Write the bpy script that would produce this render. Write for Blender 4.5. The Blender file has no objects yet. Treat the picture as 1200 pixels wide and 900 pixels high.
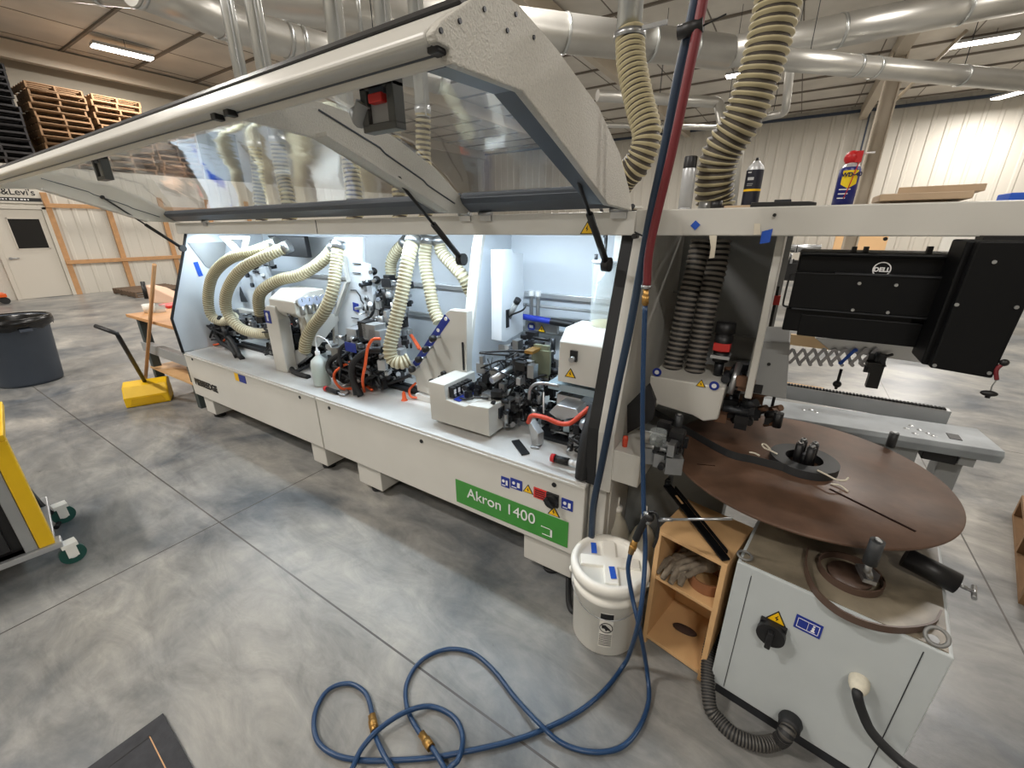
import bpy, bmesh, math, random
import numpy as np
from mathutils import Vector, Matrix
random.seed(7)
COL = bpy.context.scene.collection
# ---------------------------------------------------------------- camera
F = 489.2; H = 1.6
def cam_rows(a, b, c):
    ca, sa = math.cos(a), math.sin(a)
    f = Vector((-sa, ca, 0)); r = Vector((ca, sa, 0)); u = Vector((0, 0, 1))
    f2 = f*math.cos(b) - u*math.sin(b); u2 = u*math.cos(b) + f*math.sin(b)
    return r*math.cos(c) + u2*math.sin(c), -(u2*math.cos(c) - r*math.sin(c)), f2
RR, RD, RF = cam_rows(math.radians(32.85), math.radians(20.48), math.radians(-.365))
CAM = Vector((0, 0, H))
cd = bpy.data.cameras.new('camera'); cam = bpy.data.objects.new('camera', cd); COL.objects.link(cam)
cd.lens = F/1200*36; cd.sensor_width = 36; cd.clip_start = .05; cd.clip_end = 200
m = Matrix((RR, -RD, -RF)).transposed().to_4x4(); m.translation = CAM
cam.matrix_world = m
bpy.context.scene.camera = cam
# measuring the photograph: a point of the photo on a known world plane
def _at(ax, val, px, py):
    d = RR*(px-600) + RD*(py-450) + RF*F
    return CAM + d*((val-CAM[ax])/d[ax])
def ax_(x, px, py): return _at(0, x, px, py)
def ay(y, px, py): return _at(1, y, px, py)
def az(z, px, py): return _at(2, z, px, py)
# ---------------------------------------------------------------- materials
def lin(c): return tuple(((v/12.92) if v <= .04045 else ((v+.055)/1.055)**2.4) for v in c)
def rgb(r, g, b): return lin((r/255, g/255, b/255)) + (1,)
MATS = {}
def mat(name, col, rough=.5, metal=0, noise=0, nscale=8, bump=0, emit=None, spec=.5, trans=0, alpha=1, coat=0, dirt=None):
    if name in MATS: return MATS[name]
    M_ = bpy.data.materials.new(name); M_.use_nodes = True; nt = M_.node_tree; b = nt.nodes['Principled BSDF']
    b.inputs['Base Color'].default_value = col; b.inputs['Roughness'].default_value = rough
    b.inputs['Metallic'].default_value = metal; b.inputs['Specular IOR Level'].default_value = spec
    b.inputs['Transmission Weight'].default_value = trans; b.inputs['Alpha'].default_value = alpha
    b.inputs['Coat Weight'].default_value = coat
    if emit:
        b.inputs['Emission Color'].default_value = emit[0]; b.inputs['Emission Strength'].default_value = emit[1]
    tc = nt.nodes.new('ShaderNodeTexCoord')
    if noise or bump:
        n = nt.nodes.new('ShaderNodeTexNoise'); n.inputs['Scale'].default_value = nscale; n.inputs['Detail'].default_value = 6
        nt.links.new(tc.outputs['Object'], n.inputs['Vector'])
        if noise:
            mx = nt.nodes.new('ShaderNodeMix'); mx.data_type = 'RGBA'
            cr = nt.nodes.new('ShaderNodeMapRange'); cr.inputs[1].default_value = .3; cr.inputs[2].default_value = .7
            nt.links.new(n.outputs['Fac'], cr.inputs[0]); nt.links.new(cr.outputs[0], mx.inputs[0])
            d = dirt or tuple(v*(1-noise) for v in col[:3]) + (1,)
            mx.inputs[6].default_value = d; mx.inputs[7].default_value = tuple(min(1, v*(1+noise*.4)) for v in col[:3]) + (1,)
            nt.links.new(mx.outputs[2], b.inputs['Base Color'])
        if bump:
            bp = nt.nodes.new('ShaderNodeBump'); bp.inputs['Strength'].default_value = bump; bp.inputs['Distance'].default_value = .01
            nt.links.new(n.outputs['Fac'], bp.inputs['Height']); nt.links.new(bp.outputs[0], b.inputs['Normal'])
    MATS[name] = M_; return M_
PAINT = mat('machine_paint', rgb(205, 203, 196), .42, noise=.05, nscale=3)
PAINT2 = mat('machine_paint_grain', rgb(200, 197, 188), .5, noise=.08, nscale=220, bump=.5)
DECK = mat('deck_paint', rgb(214, 213, 210), .45, noise=.14, nscale=5)
INNER = mat('inner_paint', rgb(208, 214, 220), .45, noise=.04, nscale=3)
GREYP = mat('grey_paint', rgb(150, 152, 152), .5, noise=.1, nscale=4)
RIBG = mat('rib_grey_paint', rgb(160, 162, 158), .5, noise=.08, nscale=200, bump=.2)
SLATE = mat('slate_aluminium', rgb(78, 84, 92), .4, metal=.3)
BLACK = mat('black_plastic', rgb(22, 22, 24), .45)
BLACKM = mat('black_console_metal', rgb(8, 9, 11), .5, spec=.22)
RUBBER = mat('black_rubber', rgb(28, 29, 31), .6)
DARKM = mat('dark_steel', rgb(58, 60, 64), .4, metal=.6, noise=.3, nscale=12)
STEEL = mat('brushed_steel', rgb(178, 180, 182), .3, metal=.9, noise=.15, nscale=14)
ALU = mat('aluminium', rgb(196, 198, 200), .38, metal=.7, noise=.08, nscale=10)
GALV = mat('galvanised_sheet', rgb(190, 192, 190), .3, metal=.85, noise=.12, nscale=5)
GALVW = mat('galvanised_duct', rgb(196, 194, 188), .34, metal=.8, noise=.1, nscale=2)
HOSE = mat('hose_cream', rgb(214, 208, 182), .5, noise=.1, nscale=30)
HOSED = mat('hose_cream_groove', rgb(150, 140, 110), .6)
HOSEB = mat('hose_beige_rib', rgb(176, 165, 130), .5)
HOSEBD = mat('hose_dark_groove', rgb(58, 50, 40), .6)
HOSEG = mat('hose_grey_rib', rgb(128, 122, 114), .5)
HOSEGD = mat('hose_black_groove', rgb(30, 30, 31), .6)
ORANGE = mat('orange_tube', rgb(232, 96, 46), .4)
ORED = mat('red_orange_hose', rgb(200, 70, 45), .45)
RED = mat('red_plastic', rgb(200, 30, 35), .4)
DRED = mat('dark_red_hose', rgb(112, 34, 40), .45)
BLUEH = mat('blue_hose', rgb(24, 56, 92), .35)
NAVYH = mat('navy_hose', rgb(28, 48, 70), .4)
TAPE = mat('blue_tape', rgb(30, 84, 190), .6)
LABB = mat('blue_label', rgb(30, 50, 140), .4)
LABW = mat('white_print', rgb(232, 232, 232), .5)
YEL = mat('yellow_label', rgb(240, 190, 20), .45)
GREEN = mat('green_label', rgb(62, 140, 56), .4, noise=.05, nscale=20)
REDL = mat('red_label', rgb(205, 50, 45), .45)
BRASS = mat('brass', rgb(176, 136, 76), .35, metal=.8)
YPL = mat('yellow_plastic', rgb(236, 190, 20), .4, noise=.08, nscale=6)
OAK = mat('pine_trim', rgb(196, 150, 104), .6, noise=.15, nscale=9)
PLY = mat('birch_plywood', rgb(206, 166, 118), .55, noise=.12, nscale=7)
PLYE = mat('plywood_board', rgb(188, 164, 136), .6, noise=.1, nscale=9)
PALW = mat('pallet_wood', rgb(142, 110, 78), .75, noise=.3, nscale=4)
PALD = mat('weathered_pallet_wood', rgb(112, 92, 74), .8, noise=.3, nscale=4)
PALB = mat('black_pallet_plastic', rgb(44, 42, 44), .6, noise=.2, nscale=4)
DISC = mat('brown_disc', rgb(102, 76, 60), .46, noise=.38, nscale=9, bump=.2)
COILB = mat('black_edge_tape', rgb(48, 50, 52), .5)
COILBR = mat('brown_edge_tape', rgb(84, 66, 56), .45)
WPL = mat('white_bucket_plastic', rgb(238, 236, 228), .4, noise=.03, nscale=6)
CLEAR = mat('clear_plastic', rgb(215, 224, 224), .12, alpha=.24)
JUG = mat('milky_plastic', rgb(206, 202, 186), .3, alpha=.9)
GLOVE = mat('dirty_glove', rgb(122, 112, 98), .9, noise=.35, nscale=40, bump=.6)
CANG = mat('grey_can', rgb(196, 198, 200), .35, metal=.3)
TRASH = mat('grey_trash_plastic', rgb(62, 70, 82), .5, noise=.08, nscale=6)
WALLW = mat('white_wall_panel', rgb(208, 203, 192), .5)
DOORM = mat('door_paint', rgb(206, 200, 188), .5)
DGLASS = mat('dark_window_glass', rgb(14, 14, 16), .12)
GREENL = mat('green_liquid', rgb(120, 205, 170), .3, alpha=.8)
CASTER = mat('green_caster_wheel', rgb(28, 78, 70), .4)
CREAM = mat('cream_cabinet', rgb(182, 188, 189), .45, noise=.06, nscale=4)
STRING = mat('white_cord', rgb(226, 218, 200), .7)
DUST = mat('oily_cabinet_top', rgb(136, 126, 108), .42, noise=.55, nscale=7)
LAMP = mat('lamp_diffuser', (1, 1, 1, 1), .5, emit=((1, .93, .84, 1), 14))
LED = mat('led_strip', (1, 1, 1, 1), .5, emit=((.82, .92, 1, 1), 8))
CEILM = mat('ceiling_insulation', rgb(214, 208, 198), .8, noise=.12, nscale=1.2)
DUCTS = mat('rafter_paint', rgb(196, 184, 166), .5)
PURL = mat('purlin_brown', rgb(120, 112, 102), .7)

def pane_material():
    M_ = bpy.data.materials.new('acrylic_pane'); M_.use_nodes = True; nt = M_.node_tree; nt.nodes.clear()
    o = nt.nodes.new('ShaderNodeOutputMaterial'); t = nt.nodes.new('ShaderNodeBsdfTransparent'); g = nt.nodes.new('ShaderNodeBsdfGlossy')
    d = nt.nodes.new('ShaderNodeBsdfDiffuse'); d.inputs[0].default_value = (.75, .77, .8, 1)
    t.inputs[0].default_value = (.9, .92, .94, 1); g.inputs[0].default_value = (1, 1, 1, 1); g.inputs['Roughness'].default_value = .06
    n = nt.nodes.new('ShaderNodeTexNoise'); n.inputs['Scale'].default_value = 2.2; tc = nt.nodes.new('ShaderNodeTexCoord'); n.inputs['Detail'].default_value = 4
    nt.links.new(tc.outputs['Object'], n.inputs['Vector'])
    bp = nt.nodes.new('ShaderNodeBump'); bp.inputs['Strength'].default_value = .14; bp.inputs['Distance'].default_value = .02
    nt.links.new(n.outputs['Fac'], bp.inputs['Height']); nt.links.new(bp.outputs[0], g.inputs['Normal'])
    lw = nt.nodes.new('ShaderNodeLayerWeight'); lw.inputs[0].default_value = .5
    pw = nt.nodes.new('ShaderNodeMath'); pw.operation = 'POWER'; pw.inputs[1].default_value = 3.4; nt.links.new(lw.outputs['Facing'], pw.inputs[0])
    ma = nt.nodes.new('ShaderNodeMath'); ma.operation = 'MULTIPLY_ADD'; ma.inputs[1].default_value = .9; ma.inputs[2].default_value = .08; ma.use_clamp = True; nt.links.new(pw.outputs[0], ma.inputs[0])
    m1 = nt.nodes.new('ShaderNodeMixShader'); m2 = nt.nodes.new('ShaderNodeMixShader')
    mr = nt.nodes.new('ShaderNodeMapRange'); mr.inputs[1].default_value = .35; mr.inputs[2].default_value = .8; mr.inputs[3].default_value = .08; mr.inputs[4].default_value = .26
    nt.links.new(n.outputs['Fac'], mr.inputs[0]); nt.links.new(mr.outputs[0], m2.inputs[0])
    nt.links.new(t.outputs[0], m2.inputs[1]); nt.links.new(d.outputs[0], m2.inputs[2])
    nt.links.new(ma.outputs[0], m1.inputs[0]); nt.links.new(m2.outputs[0], m1.inputs[1]); nt.links.new(g.outputs[0], m1.inputs[2])
    nt.links.new(m1.outputs[0], o.inputs[0]); return M_
PANE = pane_material()

def floor_material():
    M_ = bpy.data.materials.new('polished_concrete'); M_.use_nodes = True; nt = M_.node_tree; b = nt.nodes['Principled BSDF']
    tc = nt.nodes.new('ShaderNodeTexCoord'); L = nt.links
    def noise(scale, detail=8, rough=.6, dist=0, vec=None):
        n = nt.nodes.new('ShaderNodeTexNoise'); n.inputs['Scale'].default_value = scale; n.inputs['Detail'].default_value = detail
        n.inputs['Roughness'].default_value = rough; n.inputs['Distortion'].default_value = dist
        L.new(vec or tc.outputs['Object'], n.inputs['Vector']); return n
    mp = nt.nodes.new('ShaderNodeMapping'); mp.inputs['Rotation'].default_value = (0, 0, .9); mp.inputs['Scale'].default_value = (.55, 1.5, 1)
    L.new(tc.outputs['Object'], mp.inputs[0])
    a = noise(1.1, 10, .62, .6); c = noise(5.5, 9, .7, .8, mp.outputs[0]); e = noise(60, 3, .6)
    cr = nt.nodes.new('ShaderNodeValToRGB'); cr.color_ramp.elements[0].position = .36; cr.color_ramp.elements[1].position = .66
    cr.color_ramp.elements[0].color = rgb(84, 89, 94); cr.color_ramp.elements[1].color = rgb(152, 149, 143)
    L.new(a.outputs['Fac'], cr.inputs[0])
    cr2 = nt.nodes.new('ShaderNodeValToRGB'); cr2.color_ramp.elements[0].position = .32; cr2.color_ramp.elements[1].position = .7
    cr2.color_ramp.elements[0].color = (.25, .26, .27, 1); cr2.color_ramp.elements[1].color = (.82, .81, .79, 1)
    L.new(c.outputs['Fac'], cr2.inputs[0])
    mx = nt.nodes.new('ShaderNodeMix'); mx.data_type = 'RGBA'; mx.blend_type = 'OVERLAY'; mx.inputs[0].default_value = .55
    L.new(cr.outputs[0], mx.inputs[6]); L.new(cr2.outputs[0], mx.inputs[7])
    # saw-cut control joints of the slab
    sep = nt.nodes.new('ShaderNodeSeparateXYZ'); L.new(tc.outputs['Object'], sep.inputs[0])
    def joint(out, off, step, w):
        s = nt.nodes.new('ShaderNodeMath'); s.operation = 'SUBTRACT'; L.new(out, s.inputs[0]); s.inputs[1].default_value = off - step/2
        q = nt.nodes.new('ShaderNodeMath'); q.operation = 'FLOORED_MODULO'; L.new(s.outputs[0], q.inputs[0]); q.inputs[1].default_value = step
        r = nt.nodes.new('ShaderNodeMath'); r.operation = 'SUBTRACT'; L.new(q.outputs[0], r.inputs[0]); r.inputs[1].default_value = step/2
        z = nt.nodes.new('ShaderNodeMath'); z.operation = 'ABSOLUTE'; L.new(r.outputs[0], z.inputs[0])
        t = nt.nodes.new('ShaderNodeMath'); t.operation = 'LESS_THAN'; L.new(z.outputs[0], t.inputs[0]); t.inputs[1].default_value = w; return t
    jy = joint(sep.outputs['Y'], .755, 3.6, .004); jx = joint(sep.outputs['X'], -2.53, 3.6, .004)
    mxx = nt.nodes.new('ShaderNodeMath'); mxx.operation = 'MAXIMUM'; L.new(jy.outputs[0], mxx.inputs[0]); L.new(jx.outputs[0], mxx.inputs[1])
    m2 = nt.nodes.new('ShaderNodeMix'); m2.data_type = 'RGBA'; L.new(mxx.outputs[0], m2.inputs[0]); L.new(mx.outputs[2], m2.inputs[6]); m2.inputs[7].default_value = rgb(70, 66, 62)
    L.new(m2.outputs[2], b.inputs['Base Color'])
    mr = nt.nodes.new('ShaderNodeMapRange'); mr.inputs[3].default_value = .2; mr.inputs[4].default_value = .46
    L.new(c.outputs['Fac'], mr.inputs[0]); L.new(mr.outputs[0], b.inputs['Roughness']); b.inputs['Specular IOR Level'].default_value = .45
    bp = nt.nodes.new('ShaderNodeBump'); bp.inputs['Strength'].default_value = .08; bp.inputs['Distance'].default_value = .004
    L.new(e.outputs['Fac'], bp.inputs['Height']); L.new(bp.outputs[0], b.inputs['Normal']); return M_
# ---------------------------------------------------------------- mesh builder
ROOT = {}
class MB:
    def __init__(s): s.v = []; s.f = []; s.m = []; s.s = []; s.cur = 0
    def add(s, vs, fs, smooth=False, m=None, mi=None):
        o = len(s.v); s.v += [Vector(v) for v in vs]
        for i, f in enumerate(fs):
            s.f.append([o+k for k in f]); s.m.append(mi[i] if mi else (s.cur if m is None else m)); s.s.append(smooth)
        return s
    def box(s, lo, hi, rz=0, piv=None, m=None, R=None):
        x0, y0, z0 = lo; x1, y1, z1 = hi
        vs = [Vector(p) for p in ((x0,y0,z0),(x1,y0,z0),(x1,y1,z0),(x0,y1,z0),(x0,y0,z1),(x1,y0,z1),(x1,y1,z1),(x0,y1,z1))]
        if rz or R is not None:
            c = Vector(piv) if piv is not None else (vs[0]+vs[6])/2
            r = R if R is not None else Matrix.Rotation(rz, 3, 'Z')
            vs = [c + r@(v-c) for v in vs]
        return s.add(vs, [(0,3,2,1),(4,5,6,7),(0,1,5,4),(1,2,6,5),(2,3,7,6),(3,0,4,7)], m=m)
    def prism(s, poly, off, m=None):
        n = len(poly); off = Vector(off); a = [Vector(p) for p in poly]; b = [p+off for p in a]
        return s.add(a+b, [tuple(range(n))[::-1], tuple(range(n, 2*n))] + [(i, (i+1) % n, n+(i+1) % n, n+i) for i in range(n)], m=m)
    def cyl(s, p0, p1, r, r1=None, n=20, m=None, caps=True):
        p0 = Vector(p0); p1 = Vector(p1); r1 = r if r1 is None else r1; d = (p1-p0).normalized()
        u = d.orthogonal().normalized(); w = d.cross(u)
        vs = []
        for p, q in ((p0, r), (p1, r1)):
            vs += [p + (u*math.cos(2*math.pi*i/n) + w*math.sin(2*math.pi*i/n))*q for i in range(n)]
        s.add(vs, [(i, (i+1) % n, n+(i+1) % n, n+i) for i in range(n)], smooth=True, m=m)
        if caps:
            s.add(vs[:n], [tuple(range(n))[::-1]], m=m); s.add(vs[n:], [tuple(range(n))], m=m)
        return s
    def lathe(s, c, prof, n=32, m=None, axis=None, smooth=True, mi=None):
        c = Vector(c); d = Vector(axis or (0, 0, 1)).normalized(); u = d.orthogonal().normalized(); w = d.cross(u)
        vs = []
        for r, h in prof: vs += [c + d*h + (u*math.cos(2*math.pi*i/n)+w*math.sin(2*math.pi*i/n))*max(r, 1e-4) for i in range(n)]
        k = len(prof)
        for j in range(k-1):
            s.add(vs[j*n:(j+2)*n], [(i, (i+1) % n, n+(i+1) % n, n+i) for i in range(n)], smooth=smooth, m=(mi[j] if mi else m))
        return s
    def tube(s, pts, r, n=10, m=None, caps=True, rad=None, mi=None):
        pts = [Vector(p) for p in pts]; k = len(pts); t = []
        for i in range(k): t.append((pts[min(i+1, k-1)]-pts[max(i-1, 0)]).normalized())
        u = t[0].orthogonal().normalized(); vs = []
        for i in range(k):
            u = (u - t[i]*u.dot(t[i])).normalized(); w = t[i].cross(u); rr = rad[i] if rad else r
            vs += [pts[i] + (u*math.cos(2*math.pi*j/n)+w*math.sin(2*math.pi*j/n))*rr for j in range(n)]
        fs = []; ms = []
        for i in range(k-1):
            for j in range(n):
                fs.append((i*n+j, i*n+(j+1) % n, (i+1)*n+(j+1) % n, (i+1)*n+j)); ms.append(mi[i] if mi else (s.cur if m is None else m))
        s.add(vs, fs, smooth=True, mi=ms)
        if caps:
            s.add(vs[:n], [tuple(range(n))[::-1]], m=m); s.add(vs[-n:], [tuple(range(n))], m=m)
        return s
    def sphere(s, c, r, n=16, m=None, sc=(1,1,1)):
        prof = []; c = Vector(c); vs = []; k = n//2
        for j in range(k+1):
            a = math.pi*j/k
            vs += [c + Vector((math.sin(a)*math.cos(2*math.pi*i/n)*sc[0], math.sin(a)*math.sin(2*math.pi*i/n)*sc[1], -math.cos(a)*sc[2]))*r for i in range(n)]
        return s.add(vs, [(j*n+i, j*n+(i+1) % n, (j+1)*n+(i+1) % n, (j+1)*n+i) for j in range(k) for i in range(n)], smooth=True, m=m)
    def build(s, name, mats, parent=None, bev=0, label=None, sub=0):
        if not isinstance(mats, (list, tuple)): mats = [mats]
        if parent is not None: o0 = ROOT[parent.name]
        else:
            lo = [min(v[i] for v in s.v) for i in range(3)]; hi = [max(v[i] for v in s.v) for i in range(3)]
            o0 = Vector(((lo[0]+hi[0])/2, (lo[1]+hi[1])/2, lo[2]))
        me = bpy.data.meshes.new(name); me.from_pydata([v-o0 for v in s.v], [], s.f)
        for q in mats: me.materials.append(q)
        me.polygons.foreach_set('material_index', s.m); me.polygons.foreach_set('use_smooth', s.s)
        bm = bmesh.new(); bm.from_mesh(me); bmesh.ops.remove_doubles(bm, verts=bm.verts, dist=1e-5) if not bev else None
        bmesh.ops.recalc_face_normals(bm, faces=bm.faces); bm.to_mesh(me); bm.free(); me.update()
        o = bpy.data.objects.new(name, me); COL.objects.link(o); ROOT[o.name] = o0
        if parent is not None: o.parent = parent
        else: o.location = o0
        if bev:
            md = o.modifiers.new('Bevel', 'BEVEL'); md.width = bev; md.segments = 2; md.limit_method = 'ANGLE'; md.angle_limit = .7
        if label: o['label'] = label
        return o
def tag(o, label, cat, group=None, kind=None):
    if kind: o['kind'] = kind
    if label: o['label'] = label
    if cat: o['category'] = cat
    if group: o['group'] = group
    return o
def thing(name, loc, label, cat, group=None):
    o = bpy.data.objects.new(name, None); COL.objects.link(o); o.location = loc; o.empty_display_size = .1; ROOT[o.name] = Vector(loc)
    return tag(o, label, cat, group)
def struct(mb, name, m, bev=0, parent=None):
    o = mb.build(name, m, parent, bev)
    if parent is None: o['kind'] = 'structure'
    return o
def dup(root, loc, label=None, group=None, rz=None):
    r = root.copy(); COL.objects.link(r); r.location = loc
    if rz is not None: r.rotation_euler = (0, 0, rz)
    if label: r['label'] = label
    if group: r['group'] = group
    for ch in list(root.children):
        c = ch.copy(); COL.objects.link(c); c.parent = r
        for g in ch.children:
            d = g.copy(); COL.objects.link(d); d.parent = c
    return r
def spline(pts, n=8):
    P = [Vector(p) for p in pts]; P = [P[0]*2-P[1]] + P + [P[-1]*2-P[-2]]; out = []
    for i in range(1, len(P)-2):
        for k in range(n):
            t = k/n; a, b, c, d = P[i-1:i+3]
            out.append(.5*((2*b) + (-a+c)*t + (2*a-5*b+4*c-d)*t*t + (-a+3*b-3*c+d)*t**3))
    out.append(P[-2]); return out
def resample(pts, step):
    L = [0]
    for a, b in zip(pts, pts[1:]): L.append(L[-1]+(b-a).length)
    n = max(2, int(L[-1]/step)); out = []; j = 0
    for i in range(n+1):
        d = L[-1]*i/n
        while j < len(L)-2 and L[j+1] < d: j += 1
        t = (d-L[j])/max(1e-9, L[j+1]-L[j]); out.append(pts[j].lerp(pts[j+1], min(1, t)))
    return out
def ribbed(mb, pts, r, pitch=.018, depth=.14, n=18, duty=2):
    p = resample(spline(pts, 10), pitch/4); rad = []; mi = []
    for i in range(len(p)):
        k = i % 4; rad.append(r if k < duty else r*(1-depth)); mi.append(0 if k < duty else 1)
    return mb.tube(p, r, n=n, rad=rad, mi=mi)
def text(name, s, origin, xd, yd, size, m, parent, ext=.001, bold=0, align='LEFT', shear=0):
    c = bpy.data.curves.new('txt', 'FONT'); c.body = s; c.size = size; c.extrude = ext; c.align_x = align; c.offset = bold; c.shear = shear
    t = bpy.data.objects.new('txt', c); COL.objects.link(t); dg = bpy.context.evaluated_depsgraph_get()
    me = bpy.data.meshes.new_from_object(t.evaluated_get(dg)); bpy.data.objects.remove(t); bpy.data.curves.remove(c)
    xd = Vector(xd).normalized(); yd = Vector(yd); yd = (yd-xd*yd.dot(xd)).normalized(); zd = xd.cross(yd)
    M_ = Matrix((xd, yd, zd)).transposed().to_4x4(); M_.translation = Vector(origin) - (ROOT[parent.name] if parent else Vector())
    me.transform(M_); me.name = name; me.materials.clear(); me.materials.append(m)
    o = bpy.data.objects.new(name, me); COL.objects.link(o)
    if parent: o.parent = parent; ROOT[o.name] = ROOT[parent.name]
    return o
def clutter(mb, c, size, n, seed, metal=(0, 1, 2)):
    """dense small machine fittings: blocks, shafts, screws inside a box of the given size"""
    R_ = random.Random(seed); c = Vector(c)
    for i in range(n):
        p = c + Vector((R_.uniform(-.5, .5)*size[0], R_.uniform(-.5, .5)*size[1], R_.uniform(-.5, .5)*size[2])); mm = R_.choice(metal)
        if R_.random() < .5:
            e = Vector((R_.uniform(.008, .03), R_.uniform(.008, .03), R_.uniform(.008, .035))); mb.box(p-e, p+e, R_.choice((0, 0, .4)), m=mm)
        else:
            d = R_.choice((Vector((1, 0, 0)), Vector((0, 1, 0)), Vector((0, 0, 1)), Vector((.6, -.5, .5))))*R_.uniform(.015, .05)
            mb.cyl(p-d, p+d, R_.uniform(.004, .017), n=10, m=mm)
def cables(mb, c, size, n, seed, r=(.003, .007), mats=(0,)):
    R_ = random.Random(seed); c = Vector(c)
    for i in range(n):
        P = [c + Vector((R_.uniform(-.5, .5)*size[0], R_.uniform(-.5, .5)*size[1], R_.uniform(-.5, .5)*size[2])) for k in range(4)]
        mb.tube(spline(P, 7), R_.uniform(*r), n=8, m=R_.choice(mats))
# ================================================================ THE ROOM
XL, YB, ZC = -16.0, 24.0, 6.1
b = MB(); b.add([(-22, -7, 0), (12, -7, 0), (12, YB+.2, 0), (-22, YB+.2, 0), (-22, -7, -.2), (12, -7, -.2), (12, YB+.2, -.2), (-22, YB+.2, -.2)], [(0,1,2,3),(7,6,5,4),(0,4,5,1),(1,5,6,2),(2,6,7,3),(3,7,4,0)])
fl = struct(b, 'floor', floor_material()); fl.data.transform(Matrix.Translation(fl.location)); fl.location = (0, 0, 0)
def corrugated(name, a, bb, z0, z1, nrm, pitch=.3, m=None, rib=.03):
    a = Vector(a); bb = Vector(bb); d = (bb-a).normalized(); L = (bb-a).length; nrm = Vector(nrm); mb = MB(); P = []
    k = int(L/pitch)
    for i in range(k):
        s = i*pitch
        for t, h in ((0, 0), (pitch*.62, 0), (pitch*.7, rib), (pitch*.9, rib), (pitch*.98, 0)): P.append(a + d*(s+t) + nrm*h)
    P.append(bb); vs = [Vector((p.x, p.y, z0)) for p in P] + [Vector((p.x, p.y, z1)) for p in P]; n = len(P)
    mb.add(vs, [(i, i+1, n+i+1, n+i) for i in range(n-1)])
    return struct(mb, name, m or WALLW)
corrugated('wall_back', (-22, YB, 0), (12, YB, 0), 0, ZC, (0, -1, 0), .45)
corrugated('wall_left', (XL, -7, 0), (XL, YB, 0), 0, 3.1, (1, 0, 0), .3, rib=.012)
b = MB(); b.box((-18.1, -7, 3.05), (-18, YB, ZC)); struct(b, 'wall_upper_left', mat('upper_wall', rgb(184, 176, 160), .7, noise=.08, nscale=.6))
b = MB(); b.box((-18, -7, 3.0), (XL-.02, YB, 3.1)); struct(b, 'ceiling_office', PLY)
b = MB(); b.box((12, -7, 0), (12.15, YB, ZC)); struct(b, 'wall_right', WALLW)
b = MB(); b.box((-22, -7.15, 0), (12, -7, ZC)); struct(b, 'wall_front', WALLW)
b = MB(); b.box((-22, -7, ZC), (12, YB, ZC+.1))
for i in range(20):
    y = -6+i*1.55; b.box((-22, y, ZC-.05), (12, y+.06, ZC+.02), m=1)
for i in range(16):
    x = -17+i*1.8; b.box((x, -7, ZC-.006), (x+.03, YB, ZC+.02), m=1)
struct(b, 'ceiling', [CEILM, PURL])
# roof frames: rafters and one column with its braces
b = MB()
for k, x in enumerate((-17.5, -11.5, -5.4)):
    b.box((x, -7, ZC-.45), (x+.2, YB, ZC-.05))
cp = ay(16, 1010, 200)
b.box((cp.x+.05, -7, ZC-.5), (cp.x+.3, YB, ZC-.05))
struct(b, 'beam_roof_rafters', DUCTS)
b = MB(); x = cp.x; b.box((x, 15.9, 0), (x+.035, 16.3, ZC-.4)); b.box((x+.3, 15.9, 0), (x+.335, 16.3, ZC-.4)); b.box((x, 16.08, 0), (x+.33, 16.12, ZC-.4))
b.cyl((x+.3, 16, 4.6), (x+1.3, 16, 5.9), .04); struct(b, 'column_steel', DUCTS)
b = MB(); p = ay(23.8, 1010, 250); b.box((p.x-.6, 23.75, 2.3), (p.x-.55, 23.9, ZC), m=0); b.box((-22, 23.85, ZC-.25), (12, 23.95, ZC-.15)); struct(b, 'trim_1', mat('dark_blue_trim', rgb(60, 72, 92), .5))
# office door in the left wall
b = MB()
for y0, y1 in ((2.14, 2.22), (3.14, 3.22)): b.box((XL-.05, y0, 0), (XL+.08, y1, 2.16))
b.box((XL-.05, 2.14, 2.1), (XL+.08, 3.22, 2.18)); b.box((XL-.02, 2.225, .005), (XL+.045, 3.135, 2.095), m=0)
d1 = struct(b, 'door_1', DOORM, bev=.004)
q0 = ax_(XL+.04, 17, 295); q1 = ax_(XL+.04, 41, 257)
b = MB(); b.box((XL+.04, 2.50, 1.20), (XL+.055, 3.03, 1.88)); b.build('door_window', DGLASS, d1)
b = MB(); b.box((XL+.045, 2.48, 1.18), (XL+.06, 2.5, 1.9)); b.box((XL+.045, 3.03, 1.18), (XL+.06, 3.05, 1.9)); b.box((XL+.045, 2.48, 1.88), (XL+.06, 3.05, 1.9)); b.box((XL+.045, 2.48, 1.18), (XL+.06, 3.05, 1.2)); b.build('window_frame', DOORM, d1)
b = MB(); b.cyl((XL+.04, 2.30, .98), (XL+.10, 2.30, .98), .03); b.cyl((XL+.09, 2.28, .98), (XL+.09, 2.44, .98), .012); b.build('door_handle', STEEL, d1)
# pine battens on the left wall
k = 2
for y in (3.27, 4.43, 5.66, 6.9, 8.1):
    b = MB(); b.box((XL+.03, y-.06, .0), (XL+.08, y+.06, 2.5)); struct(b, 'trim_%d' % k, OAK, bev=.004); k += 1
for z in (.83, 2.2):
    b = MB(); b.box((XL+.08, 3.22, z-.05), (XL+.11, 8.2, z+.05)); struct(b, 'trim_%d' % k, OAK, bev=.004); k += 1
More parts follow.
